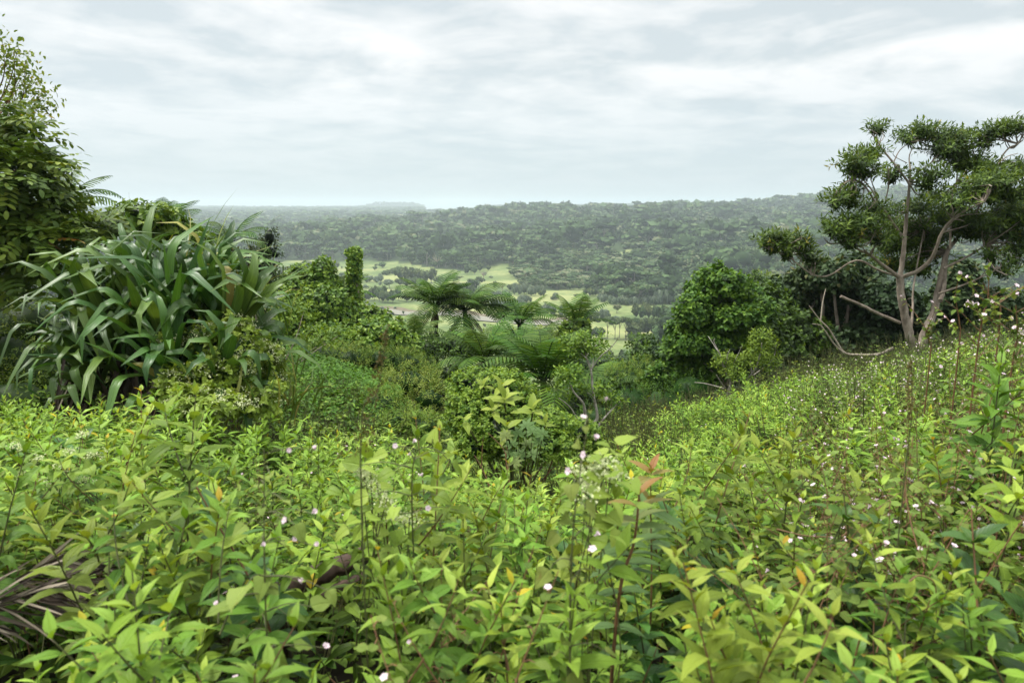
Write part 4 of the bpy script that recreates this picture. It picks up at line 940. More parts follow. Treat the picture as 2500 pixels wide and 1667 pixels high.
def lichen_tree():
    rng = np.random.RandomState(95); d = 10.0; base = at(1440, 1062, d); g = float(ground(base[0], base[1])); base[2] = g
    r = empty('lichen_tree', base, 'small crooked tree with lichen-pale bark and sparse leaf tufts', 'tree'); tr, br = MB(), MB()
    branches(tr, [([(1475, 960), (1470, 890), (1440, 770), (1420, 680), (1350, 600), (1315, 520)], 17, 6, -.3), ([(1475, 960), (1500, 870), (1540, 800), (1520, 680), (1500, 560), (1490, 430), (1450, 310), (1430, 200)], 16, 5, .2)], d, rng, conv=z(6), scale=.3)
    branches(br, [([(1455, 920), (1420, 870), (1370, 800), (1310, 710), (1225, 645)], 10, 4, -.4), ([(1540, 880), (1570, 840), (1620, 780), (1690, 705), (1730, 670)], 11, 4, .3), ([(1495, 400), (1560, 310), (1640, 240), (1700, 170), (1712, 135)], 6, 2, -.2), ([(1520, 660), (1490, 620), (1460, 600)], 6, 3, -.2),
                  ([(1490, 420), (1510, 320), (1500, 240)], 6, 2, .3), ([(1455, 320), (1380, 260), (1290, 210)], 5, 2, .2), ([(1450, 300), (1520, 220), (1570, 170)], 4, 2, .2), ([(1350, 600), (1300, 560), (1230, 580)], 5, 2, .1)], d, rng, conv=z(6), scale=.3, sides=6)
    tube(tr, [base - [0, 0, .2], at(1439, 1066, d)], [.08, .055], 8)
    part(tr, 'trunk', M['greybark'], r); part(br, 'limbs', M['greybark'], r)
    f = MB(); foliage(f, lobes_px(zl(6, [(1320, 190, 60, 35), (1420, 185, 80, 40), (1530, 170, 70, 40), (1400, 250, 90, 40), (1470, 270, 60, 40), (1300, 450, 90, 45), (1240, 490, 50, 35), (1340, 500, 50, 50), (1220, 590, 60, 35), (1330, 590, 80, 35), (1430, 600, 70, 35), (1560, 580, 50, 45), (1590, 660, 40, 35), (1700, 660, 60, 35)], d, .3, 4)), 1500, .085, .036, OVATE, .72, rng, k=7, up=.5, surf=(.2, 1.0), droop=.7)
    part(f, 'foliage', M['bright'], r)
lichen_tree()

# --- right of the gully
def heart_tree():
    rng = np.random.RandomState(96); d = 15.0; L = zl(7, [(690, 175, 38, 34), (640, 260, 120, 70), (770, 320, 150, 80), (560, 370, 120, 90), (900, 430, 130, 100), (700, 480, 190, 110), (470, 540, 110, 120), (1020, 540, 110, 100), (860, 590, 180, 80), (640, 620, 150, 70), (430, 810, 150, 80), (540, 930, 130, 90), (340, 930, 130, 90), (240, 1060, 110, 80), (420, 1060, 130, 70), (380, 690, 100, 70), (650, 800, 110, 80), (600, 1060, 120, 70), (850, 740, 110, 70), (500, 700, 100, 90)], d, .5, 3)
    base = at(1785, 960, d); base[2] = ground(base[0], base[1]); r = empty('heart_leaved_tree', base, 'bushy bright green tree with heart-shaped leaves right of the gully', 'tree')
    tr = MB(); branches(tr, [([(790, 1230), (770, 1100), (745, 950), (730, 800), (700, 640), (690, 300)], 24, 5, 0), ([(745, 950), (690, 800), (690, 700), (560, 480)], 12, 4, .3), ([(735, 830), (750, 700), (880, 480)], 12, 4, -.2), ([(770, 1150), (600, 1000), (450, 850)], 12, 4, -.3)], d, rng, conv=z(7), scale=.3)
    tube(tr, [base - [0, 0, .2], at(1785, 968, d)], [.14, .1], 8); part(tr, 'trunk', M['bark'], r)
    f = MB(); lob = lobes_px(L)
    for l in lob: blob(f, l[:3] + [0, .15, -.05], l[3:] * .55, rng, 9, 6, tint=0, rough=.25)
    ex = np.array([(*(l[:3] + rdir(rng, 1)[0] * l[3:] * 1.0), *(l[3:] * rng.uniform(.25, .4))) for l in lob for _ in range(3)]); lob = np.concatenate([lob, ex])
    foliage(f, lob, 16500, .11, .09, HEART, .5, rng, k=5, up=.25, droop=1.0, surf=(.5, 1.15), var=.3); part(f, 'crown', M['bright'], r)
heart_tree()
def pale_branch_tree():
    rng = np.random.RandomState(97); d = 12.4; base = at(1783, 975, d); base[2] = ground(base[0], base[1])
    r = empty('pale_branch_tree', base, 'small tree with whitish twisting branches in front of the heart-leaved tree', 'tree'); tr, br = MB(), MB()
    branches(tr, [([(775, 1260), (770, 1200), (790, 1120), (760, 1050), (720, 970), (700, 900)], 17, 7, 0), ([(790, 1120), (850, 1112), (910, 1100), (990, 1000), (1035, 860), (1040, 800)], 10, 4, -.3)], d, rng, conv=z(7), scale=.3)
    branches(br, [([(735, 1170), (660, 1150), (580, 1130), (490, 1120)], 7, 3, .2), ([(740, 1165), (700, 1110), (670, 1060)], 7, 3, -.2), ([(705, 900), (660, 830), (600, 740)], 5, 2, .2), ([(700, 890), (650, 790), (655, 760)], 4, 2, 0), ([(930, 1080), (960, 1180), (900, 1230)], 4, 2, 0), ([(940, 1075), (1000, 1040), (1130, 930), (1160, 810)], 5, 2, .2), ([(960, 1050), (940, 930), (880, 870)], 5, 2, .1), ([(740, 1010), (760, 900), (780, 850)], 5, 2, -.1), ([(760, 1040), (820, 940), (880, 820)], 4, 2, -.2), ([(940, 1200), (980, 1140), (990, 1080)], 4, 2, .1)], d, rng, conv=z(7), scale=.3, sides=6)
    tube(tr, [base - [0, 0, .2], at(1781, 977, d)], [.08, .06], 8); part(tr, 'trunk', M['greybark'], r); part(br, 'limbs', M['greybark'], r)
    f = MB(); foliage(f, lobes_px(zl(7, [(1040, 765, 60, 40), (1080, 820, 60, 45), (990, 850, 60, 55), (1060, 910, 70, 45), (1110, 980, 70, 40), (720, 930, 50, 40), (700, 980, 50, 35), (800, 990, 70, 40), (880, 1000, 60, 40), (850, 1060, 70, 35), (940, 960, 40, 40)], d, .3, 5)), 2600, .09, .03, OVATE, .78, rng, k=8, up=.7, surf=(.2, 1.0), droop=.7)
    part(f, 'foliage', M['bright'], r)
pale_branch_tree()
for i, (L, lab, t) in enumerate([
    ([(1100, 380, 90, 80), (1200, 520, 130, 120), (1060, 700, 130, 120), (1230, 720, 140, 120), (1180, 900, 130, 100), (1020, 900, 100, 100)], 'dark-leaved tree just right of the heart-leaved tree', .5),
    ([(1350, 320, 100, 100), (1480, 230, 110, 80), (1440, 470, 160, 130), (1560, 340, 110, 100), (1500, 640, 170, 120)], 'dark tree with grey undersides below the far left limb', .62),
    ([(1650, 260, 110, 90), (1780, 200, 100, 100), (1750, 420, 160, 130), (1900, 350, 130, 130), (1850, 600, 170, 130)], 'dark tree with drooping grey leaves left of the big trunk', .62),
    ([(1400, 850, 130, 90), (1530, 870, 120, 90), (1660, 820, 140, 100), (1800, 880, 130, 80), (1950, 820, 120, 120), (1720, 980, 130, 60), (1420, 990, 120, 60)], 'shadowed round-leaved thicket behind the fallen bare branch', .45),
    ([(2060, 480, 130, 140), (2050, 700, 120, 150), (2000, 900, 120, 110), (2150, 820, 130, 150), (2250, 560, 100, 140)], 'dark foliage mass directly behind the big trunk', .35)]):
    bush('dark_leaved_tree', lab, 'tree', zl(7, L, 18.0 - .4 * i, .6, 60 + i), 5400, .17, .125, 'dark', OVATE, tint=t, seed=110 + i, k=5, up=.1, droop=1.1, stem=.06, stemmat='bark')
bush('dark_leaved_tree', 'green tree crowding the right side of the heart-leaved tree', 'tree', [(1880, 740, 40, 34, 16.5), (1900, 790, 50, 45, 16), (1860, 830, 50, 45, 15.5), (1920, 860, 60, 45, 15.5), (1870, 900, 60, 40, 15), (1850, 700, 26, 24, 17), (1960, 820, 50, 50, 16)], 4200, .12, .09, 'bright', OVATE, tint=.26, seed=150, k=5, up=.1, droop=1.0, stem=.04, stemmat='bark', surf=(.5, 1.15))
bush('dark_leaved_tree', 'dark bush right of the big leaning trunk with hillside behind', 'tree', zl(5, [(1500, 1000, 90, 70), (1450, 1150, 100, 100), (1560, 1130, 90, 70), (1430, 1300, 120, 90), (1590, 1260, 110, 90), (1500, 1380, 150, 60)], 15.5, .5, 66), 4200, .16, .11, 'dark', OVATE, tint=.6, seed=117, k=5, droop=1.1, stem=.04)
bush('dark_leaved_tree', 'dark bush at the right edge beyond the tall flowering stalks', 'tree', zl(5, [(1700, 1160, 80, 50), (1830, 1190, 90, 60), (1760, 1300, 120, 80), (1900, 1320, 100, 100), (1680, 1380, 110, 70)], 13.5, .4, 67), 3600, .13, .10, 'dark', OVATE, tint=.72, seed=118, k=5, droop=1.0, stem=.03)
bush('olive_shrub', 'olive yellow bamboo-like shrub peeping over the dark trees', 'shrub', [(1850, 690, 30, 24, 24), (1880, 700, 26, 26, 24), (1862, 730, 40, 30, 24)], 1500, .13, .03, 'shrub', NARROW, tint=.7, seed=119, k=7)
bush('dark_shrub', 'added dark leaves for the shade under and behind the crown of the heart-leaved tree', 'shrub', [(1730, 850, 60, 50, 16.5), (1770, 910, 70, 50, 16.3), (1690, 930, 60, 50, 16), (1820, 870, 50, 50, 16.5), (1640, 870, 50, 50, 16.5), (1600, 960, 60, 40, 16)], 4200, .11, .08, 'dark', OVATE, tint=.5, seed=131, k=5)  # added to stand in for the shaded hollow below the crown
bush('dark_shrub', 'dark shrub between heart-leaved tree and pale-tipped flower bank', 'shrub', zl(7, [(1150, 1050, 120, 70), (1350, 1080, 140, 60), (1550, 1080, 140, 60), (950, 1150, 100, 60), (1000, 1000, 110, 80), (1750, 1060, 130, 60)], 14, .4, 68), 4200, .09, .05, 'dark', OVATE, tint=.3, seed=120, k=5)

# --- big narrow-leaved tree on the right
def big_tree():
    rng = np.random.RandomState(121); d = 13.0; c5 = z(5); base = at(*c5(1225, 1440), d); base[2] = ground(base[0], base[1])
    r = empty('acacia_tree', base, 'tall open tree with pale mottled trunks and flat leaf pads on the right', 'tree'); t1, t2, br = MB(), MB(), MB()
    low = base - [0, 0, .25]
    branches(t1, [([(1260, 1560), (1240, 1480), (1215, 1420), (1180, 1320), (1150, 1180), (1135, 1080), (1130, 1000)], 38, 27, 0), ([(1130, 1010), (1150, 870), (1160, 740), (1175, 600), (1190, 430), (1195, 330)], 20, 7, .2)], d, rng, conv=c5, scale=.31, sides=12)
    branches(t2, [([(1240, 1500), (1270, 1400), (1300, 1310), (1340, 1220), (1370, 1080), (1395, 950), (1420, 850), (1480, 770), (1560, 680)], 40, 10, .7), ([(1380, 1150), (1400, 1080), (1412, 940), (1420, 860)], 18, 13, .7)], d, rng, conv=c5, scale=.31, sides=12)
    B = [([(1130, 1005), (1040, 940), (950, 870), (870, 830), (800, 790)], 15, 6, -.8), ([(1140, 1005), (1250, 960), (1330, 880), (1390, 730), (1460, 640), (1560, 580), (1650, 540)], 17, 4, -1.0), ([(1150, 760), (1100, 690), (1040, 600), (980, 540), (920, 450), (850, 400)], 12, 4, -.6),
         ([(1000, 565), (980, 480), (950, 400)], 6, 3, -.2), ([(1190, 430), (1100, 310), (1020, 210), (990, 150), (990, 100)], 9, 3, .3), ([(1190, 440), (1240, 360), (1330, 290), (1400, 200)], 8, 3, .2), ([(1195, 340), (1190, 250), (1240, 160)], 6, 2, .3),
         ([(1370, 1105), (1500, 1060), (1620, 1010), (1720, 960)], 9, 4, -.4), ([(1400, 950), (1540, 880), (1650, 810), (1720, 740)], 10, 3, .4), ([(1440, 830), (1450, 520), (1480, 420), (1490, 250)], 9, 4, .6), ([(1200, 1330), (1210, 1200), (1215, 1060), (1280, 700)], 10, 5, .5),
         ([(1130, 1285), (1000, 1230), (900, 1180), (765, 1122)], 13, 10, -.5), ([(1560, 690), (1650, 500), (1730, 310), (1800, 210), (1860, 180), (1890, 110)], 9, 3, .4), ([(1730, 310), (1790, 260), (1860, 240)], 4, 2, 0), ([(1090, 300), (1130, 220), (1200, 170)], 5, 2, .2), ([(1060, 330), (1060, 440), (1040, 540)], 6, 4, .2),
         ([(1175, 300), (1090, 250), (1110, 200)], 3, 1.5, 0), ([(1560, 580), (1480, 600), (1420, 720)], 5, 3, -.3), ([(1460, 645), (1560, 560), (1700, 440)], 6, 3, -.5), ([(990, 120), (960, 100), (940, 85)], 3, 1.5, 0), ([(1000, 180), (1030, 140), (1020, 100)], 3, 1.5, .1), ([(1620, 1010), (1700, 920), (1730, 820)], 5, 2, .2), ([(1180, 1140), (1200, 1132)], 6, 4, -.4),
         ([(880, 395), (900, 400), (960, 470), (1000, 560)], 4, 6, 0), ([(1130, 1005), (1000, 960), (860, 900), (700, 990), (600, 990), (510, 930), (430, 870), (320, 830), (270, 800)], 8, 3, -.2), ([(600, 990), (530, 910), (450, 820)], 5, 3, .1), ([(510, 930), (520, 870), (515, 820)], 4, 2, .2)]
    branches(br, B, d, rng, conv=c5, scale=.33, sides=7)
    part(t1, 'trunk', M['bark'], r); part(t2, 'trunk', M['bark'], r); part(br, 'limbs', M['bark'], r)
    pads = [(990, 92, 55, 22, .3), (1180, 150, 70, 40, .2), (1260, 110, 90, 40, .3), (1390, 150, 130, 50, .4), (1490, 160, 70, 45, .5), (1420, 225, 120, 40, .3), (1520, 260, 100, 45, .6), (1690, 125, 100, 45, .4), (1780, 105, 100, 40, .4), (1870, 80, 60, 30, .4), (1660, 180, 60, 25, .4),
            (880, 265, 85, 35, -.5), (960, 240, 60, 28, -.3), (860, 310, 100, 28, -.7), (900, 360, 110, 28, -.5), (1080, 390, 80, 40, .2), (1500, 320, 90, 50, .5), (1330, 370, 90, 40, -.1), (1310, 430, 80, 35, -.2), (1630, 330, 100, 40, .2), (1700, 370, 110, 40, 0), (1850, 370, 70, 40, .3), (1900, 330, 60, 40, .4),
            (1650, 440, 120, 50, -.6), (1750, 420, 110, 45, -.5), (1560, 490, 90, 45, -.6), (1700, 510, 140, 55, -.3), (1830, 500, 100, 60, -.4), (830, 470, 55, 30, -.6), (770, 515, 60, 25, -.8), (740, 545, 50, 18, -.9), (830, 540, 60, 22, -.6), (960, 580, 80, 35, -.4), (1050, 610, 80, 30, 0), (1240, 580, 90, 50, .4), (1350, 500, 80, 40, .6),
            (1460, 560, 90, 45, -.7), (1400, 640, 110, 50, .4), (870, 670, 110, 40, -.9), (960, 690, 90, 45, -.8), (760, 730, 100, 40, -1.0), (700, 700, 40, 25, -1), (860, 750, 100, 40, -.8), (980, 770, 90, 45, -.6), (820, 800, 60, 22, -.9), (1100, 720, 90, 50, .6), (1220, 700, 120, 60, .7), (1330, 760, 120, 60, .8), (1180, 800, 130, 70, .9), (1060, 830, 100, 60, .9), (1300, 860, 100, 70, 1.0), (1100, 930, 110, 60, 1.0), (1250, 960, 90, 60, 1.0),
            (1560, 650, 100, 50, -.2), (1640, 690, 110, 55, .2), (1560, 740, 90, 50, .5), (1770, 600, 110, 45, .2), (1850, 570, 80, 50, .3), (1750, 680, 110, 45, .4), (1860, 660, 80, 50, .3), (1800, 740, 120, 40, .5), (1880, 760, 60, 50, .4), (1690, 760, 80, 40, .6), (1860, 830, 70, 40, .3), (1830, 900, 60, 40, .3), (1690, 880, 45, 35, -.1), (1760, 970, 50, 30, -.3), (1480, 680, 90, 40, .6),
            (300, 785, 45, 22, -.1), (370, 770, 55, 25, -.2), (340, 830, 40, 30, -.1), (410, 800, 30, 45, -.1), (490, 770, 55, 32, .1), (520, 800, 40, 25, 0), (430, 860, 20, 18, -.1), (560, 870, 40, 30, 0), (590, 910, 40, 25, 0)]
    f, tw = MB(), MB(); lob = np.array([lobes_px([(*c5(x, y), rx * 1.02 / 2.529, ry * 1.05 / 2.529, d + dz)], 1.3)[0] for x, y, rx, ry, dz in pads])
    hubs = np.array([at(*c5(x, y), d + dz) for x, y, dz in [(1130, 1000, 0), (800, 790, -.8), (950, 870, -.5), (1650, 540, -1), (1460, 640, -.6), (1390, 730, -.4), (850, 400, -.6), (980, 540, -.4), (1190, 430, .1), (1100, 310, .2), (990, 150, .3), (1330, 290, .2), (1240, 160, .3), (1720, 960, -.4), (1650, 810, .3), (1480, 420, .5), (1490, 250, .6), (1560, 680, .7), (1730, 310, .5), (1860, 180, .4), (320, 830, -.2), (450, 820, .1), (600, 990, -.1), (1280, 700, .5), (1160, 740, .1), (1175, 600, .1), (1420, 850, .6)]])
    for l in lob:
        q = hubs[np.argmin(((hubs - l[:3]) ** 2).sum(1))]
        for _ in range(3):
            e = l[:3] + rng.normal(size=3) * l[3:] * .45; tube(tw, smooth([q, (q + e) / 2 + rng.normal(size=3) * .08, e], 3), np.linspace(.016, .005, 7), 4)
    br_w = tw.arrays(); br.v = []; f.add(br_w[0], br_w[1], br_w[2], br_w[3], 1)
    for l in lob:
        n = int(np.clip(l[3] * l[4] * 800, 28, 230)); dd = rdir(rng, n); dd[:, 2] = np.where(dd[:, 2] < -.3, -dd[:, 2], dd[:, 2]); P = l[:3] + dd * l[3:] * [1.05, 1.1, .75] * rng.uniform(.15, 1.2, (n, 1)); tw_ = unit(dd * [1, 1, .6] + [0, 0, .45] + rng.normal(size=(n, 3)) * .35)
        pa = unit(np.cross(tw_, rdir(rng, n))); pb = np.cross(tw_, pa); ct = rng.uniform(-.2, .2, n); ct = np.where(rng.uniform(size=n) < .012, .5, ct)
        for j in range(10):
            a = j * 2.4 + rng.uniform(0, .5, n); fr = j / 9; D = unit(tw_ * (.1 + .8 * fr) + (pa * np.cos(a)[:, None] + pb * np.sin(a)[:, None]) * (1.1 - .5 * fr)); s = rng.uniform(.075, .12, n)
            leaves(f, P + tw_ * (.03 * j - .12), D, tw_ + [0, 0, .4], s, s * .3, droop=rng.uniform(.3, 1.0, n), fold=.2, shape=([0, .4, 1], [.3, 1, .05]), tint=np.clip(.5 + ct + rng.uniform(-.15, .15, n) + .25 * (fr - .5), 0, 1))
        pass
    part(f, 'crown', [M['acacia'], M['bark']], r)
    b = empty('fallen_branch', at(*c5(870, 1480), 11.8), 'bare forked branch arching across the dark thicket left of the big trunk', 'branch'); m = MB()
    branches(m, [([(1090, 1440), (1000, 1478), (870, 1482), (790, 1470), (740, 1400), (690, 1320), (640, 1270), (570, 1180)], 13, 4, .2), ([(780, 1470), (720, 1410), (650, 1310), (590, 1290)], 8, 3, -.1), ([(640, 1275), (655, 1150), (672, 1075)], 6, 3, .2)], 11.8, rng, conv=c5, scale=.3, sides=7); part(m, 'limbs', M['twig'], b)
big_tree()

# --- tree ferns
def frond_mesh(seed, pairs=17, sag=1.25, wid=.29, dead=False):
    """one fern frond 1 m long, growing along +x and arching down, blade facing +z"""
    rng = np.random.RandomState(seed); mb = MB(); k = 26; t = np.linspace(0, 1, k); a = .55 - sag * t ** 1.3; a = a + 0 * t
    x = np.r_[0, np.cumsum(np.cos((a[1:] + a[:-1]) / 2) / (k - 1))]; zz = np.r_[0, np.cumsum(np.sin((a[1:] + a[:-1]) / 2) / (k - 1))]; y = .03 * np.sin(t * 3 + seed) * t
    C = np.c_[x, y, zz]; tube(mb, C, np.linspace(.012, .002, k), 5, tint=.15)
    for i in range(pairs):
        f = .13 + .87 * (i + .5) / pairs; c = np.array([np.interp(f, t, C[:, q]) for q in range(3)]); an = np.interp(f, t, a); T = np.array([math.cos(an), 0, math.sin(an)]); Nn = np.array([-math.sin(an), 0, math.cos(an)])
        pl = wid * (math.sin(math.pi * min(1, (f - .02)) ** .75) ** .8 + .04) * rng.uniform(.93, 1.07)
        for sg in (-1, 1):
            S0 = np.array([0, 1., 0]); D = unit(T * (.30 + .35 * f) + np.array([0, sg, 0]) + Nn * (-.10 if not dead else -.9)); m = 9; g = (np.arange(m) + .6) / m
            dr = .5 + rng.uniform(-.1, .2); P = c + D * (g * pl)[:, None] - Nn * (dr * .5 * pl * g ** 2)[:, None]; Dl = D * 1.0 - Nn * (dr * g)[:, None]
            tn = .52 + rng.uniform(-.14, .14)
            leaves(mb, [c], [D], [Nn + S0 * sg * .15], [pl], [.87 / pairs * .70 * min(1, pl / wid + .35)], droop=dr * .9, fold=.12, shape=([0, .08, .2, .32, .44, .56, .68, .8, .9, 1], [.5, 1, .78, 1, .74, .92, .62, .66, .38, .05]), tint=tn)
    return mb
FR = [frond_mesh(s, 17, sg).mesh('frond', [M['fern']]) for s, sg in ((1, 1.25), (2, 1.6), (3, .95))]
FD = frond_mesh(9, 16, .4, .2, dead=True).mesh('dead_frond', [M['deadfern']])
def tree_fern(u, v, d, L, n, label, seed, el=(-.2, .75), az=None, dead=3, vb=None, hl=0.0, tall=True, bright=0.0):
    rng = np.random.RandomState(seed); c = at(u, v, d); g = float(ground(c[0], c[1])); r = empty('tree_fern', (c[0], c[1], g), label, 'tree fern'); H = c[2] - g
    if tall and H > .15:
        tr = MB(); tube(tr, smooth([(0, 0, -.1), (.03, 0, H * .5), (0, 0, H)], 5), np.linspace(.085, .06, 11) * (L / 1.7) ** .5, 9, rough=.18, rng=rng); part(tr, 'trunk', M['fernbark'], r, world=False)
    for i in range(n):
        o = bpy.data.objects.new('frond', FR[rng.randint(3)]); COL.objects.link(o); o.parent = r; f = i / max(n - 1, 1)
        a = i * 2.39996 + rng.uniform(-.2, .2) if az is None else rng.uniform(*az)
        e = el[0] + (el[1] - el[0]) * f + rng.uniform(-.1, .1)
        o.location = (.05 * math.cos(a), .05 * math.sin(a), max(H, .05) + .03 * f); o.rotation_euler = (rng.uniform(-.25, .25), -e, a); s = L * rng.uniform(.82, 1.08) * (1 - .12 * f); o.scale = (s, s * 1.05, s)
    for i in range(dead):
        o = bpy.data.objects.new('dead_frond', FD); COL.objects.link(o); o.parent = r; a = rng.uniform(0, 6.28)
        o.location = (.06 * math.cos(a), .06 * math.sin(a), max(H, .05) - .05); o.rotation_euler = (0, 1.15 + rng.uniform(-.1, .25), a); o.scale = (L * .6,) * 3
    return r
tree_fern(1062, 748, 22, 1.6, 17, 'tree fern standing clear on a slim black trunk against the river', 1, el=(-.05, .8), dead=3)
tree_fern(1135, 758, 22.5, 1.8, 22, 'dense drooping tree fern close behind the standing one', 2, el=(-.25, .6), dead=5)
tree_fern(1268, 792, 23, 1.55, 15, 'tree fern half hidden in the middle, above the bright fronds', 3, el=(.0, .75), dead=2)
tree_fern(1408, 795, 23, 1.4, 12, 'lone tree fern at the right with a vine-wrapped crown', 4, el=(.1, 1.0), dead=2)
tree_fern(1185, 885, 16.5, 1.45, 19, 'bright tree fern at the left of the central fern pair', 5, el=(-.3, .9), dead=4)
tree_fern(1325, 925, 14.0, 1.6, 24, 'big bright tree fern in the centre of the gully', 6, el=(-.35, .95), dead=5)
tree_fern(1490, 955, 15.5, 1.35, 14, 'low tree fern with fronds reaching right toward the heart-leaved tree', 7, el=(-.1, .5), dead=2)
tree_fern(1275, 870, 18.5, 1.5, 14, 'tree fern filling the back between the central fern pair', 8, el=(0, .9), dead=2)
tree_fern(150, 500, 12.5, 1.0, 12, 'tree fern showing frond tips beyond the dense left tree', 9, el=(.0, .7), dead=0)
tree_fern(392, 552, 11.5, .75, 12, 'tree fern poking up behind the vine above the pandanus', 10, el=(-.1, .7), dead=0)
tree_fern(560, 590, 13, .8, 10, 'tree fern behind the right shoulder of the pandanus', 11, el=(-.1, .6), dead=0)
tree_fern(838, 715, 19.5, .95, 11, 'small tree fern tucked behind the vine column', 12, el=(-.1, .8), dead=0)
tree_fern(1010, 830, 19, 1.1, 12, 'short ferny crown below the standing tree fern', 13, el=(-.1, .9), dead=0)
for i, (L, lab, t) in enumerate([  # low tints put the shade under the ferns into the leaf colour
    ([(1060, 850, 70, 28, 21), (1130, 850, 60, 34, 20.5), (1020, 880, 50, 30, 19)], 'leafy thicket round the foot of the standing tree fern', .32),
    ([(1180, 930, 80, 40, 18), (1110, 920, 60, 40, 18.5), (1240, 960, 70, 40, 16.5)], 'shade-toned thicket under the left of the central fern pair', .18),
    ([(1300, 1000, 90, 40, 15.5), (1400, 980, 70, 50, 16.5), (1380, 1030, 80, 40, 14)], 'shade-toned thicket under the big central tree fern', .12),
    ([(1450, 900, 60, 34, 19), (1400, 880, 60, 34, 20.5), (1300, 860, 70, 30, 22)], 'leafy scrub behind the central fern pair', .5),
    ([(1230, 830, 60, 24, 25), (1330, 830, 60, 24, 25.5)], 'scrub at the foot of the lone vine-wrapped tree fern', .55)]):
    bush('gully_shrub', lab, 'shrub', L, 4200, .12, .06, 'vine', OVATE, tint=t, seed=140 + i, k=6, up=.35, stem=.02, surf=(.5, 1.15))
bush('gully_shrub', 'dark leafy tree filling the gully between central ferns and heart-leaved tree', 'shrub', [(1570, 860, 40, 34, 18), (1600, 910, 50, 45, 17), (1540, 920, 55, 40, 16.5), (1510, 970, 60, 40, 15), (1590, 970, 55, 50, 15.5), (1640, 940, 40, 50, 16)], 5200, .11, .07, 'bright', OVATE, tint=.3, seed=151, k=6, up=.3, stem=.03, surf=(.5, 1.15))
bush('vine_ball', 'ball of glossy vine leaves wrapped round the lone tree fern', 'vine', [(1400, 805, 26, 20, 22.6), (1420, 800, 20, 16, 22.5), (1385, 812, 16, 14, 22.6)], 620, .15, .14, 'vine', HEART, tint=.55, seed=130, k=4, up=.1, droop=.9)
# ------------------------------------------------------------------ foreground weeds
def weed_mesh(seed, H, lod=0):
    """upright herb with crossed pairs of pointed leaves; returns foliage and stem builders"""
    rng = np.random.RandomState(seed); f, st = MB(), MB(); bend = rng.normal(size=2) * .09
    def axis(t, b, d0, h): return b + d0 * (t * h) + np.array([bend[0], bend[1], 0]) * (t * t * h)
    def shoot(b, d0, h, nn, Lmax, r0, t0, tb):
        pts = np.array([axis(t, b, d0, h) for t in np.linspace(0, 1, 6)]); tube(st, pts, np.linspace(r0, r0 * .35, 6), 5 if not lod else 3, tint=.5)
        ph = rng.uniform(0, 6.28)
        for i in range(nn):
            t = t0 + (1 - t0) * ((i + .5) / nn) ** .85; c = axis(t, b, d0, h); q = 1 - t
            L = Lmax * min(1.0, .42 + 2.6 * q) * (1.0 - .3 * max(0, q - .55)) * rng.uniform(.8, 1.1)
            el = np.interp(t, [0, .5, .8, .93, 1], [-.25, .15, .6, 1.0, 1.3]) + rng.normal() * .12
            ph += 1.571 + rng.normal() * .2
            for a in (ph, ph + math.pi):
                a += rng.normal() * .15; e2 = el + rng.normal() * .12
                D = np.array([math.cos(a) * math.cos(e2), math.sin(a) * math.cos(e2), math.sin(e2)]) ; U = np.array([-math.cos(a) * math.sin(e2), -math.sin(a) * math.sin(e2), math.cos(e2)]) + rng.normal(size=3) * .22
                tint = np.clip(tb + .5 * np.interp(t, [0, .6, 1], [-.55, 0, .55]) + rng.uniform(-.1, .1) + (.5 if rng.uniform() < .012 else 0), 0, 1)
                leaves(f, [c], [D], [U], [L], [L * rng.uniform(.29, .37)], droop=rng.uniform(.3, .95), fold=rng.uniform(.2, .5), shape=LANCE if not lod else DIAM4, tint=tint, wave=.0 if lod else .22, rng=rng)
    nn = int(H / .054)
    shoot(np.zeros(3), unit(np.array([rng.normal() * .06, rng.normal() * .06, 1])), H, nn, .122, .0045, .26, .55)
    for k in range(rng.randint(3, 6)):
        t = rng.uniform(.35, .8); a = rng.uniform(0, 6.28); d0 = unit(np.array([math.cos(a) * .75, math.sin(a) * .75, 1])); h = H * rng.uniform(.16, .34)
        shoot(np.array([0, 0, t * H]), d0, h, max(3, int(h / .055)), .1, .003, .25, .58)
    return f, st
def flower_mesh(open_=.55):
    mb = MB()
    for k in range(5):
        a = k * 1.2566; D = np.array([math.cos(a), math.sin(a), open_]); leaves(mb, [[0, 0, 0]], [D], [[-math.cos(a) * .5, -math.sin(a) * .5, 1]], [.019], [.0165], droop=.5, fold=.15, shape=([0, .3, .7, 1], [.3, .8, 1, .45]), tint=.5)
    tube(mb, [(0, 0, -.008), (0, 0, .004), (0, 0, .012)], [.0035, .003, .002], 5, tint=.2)
    return mb
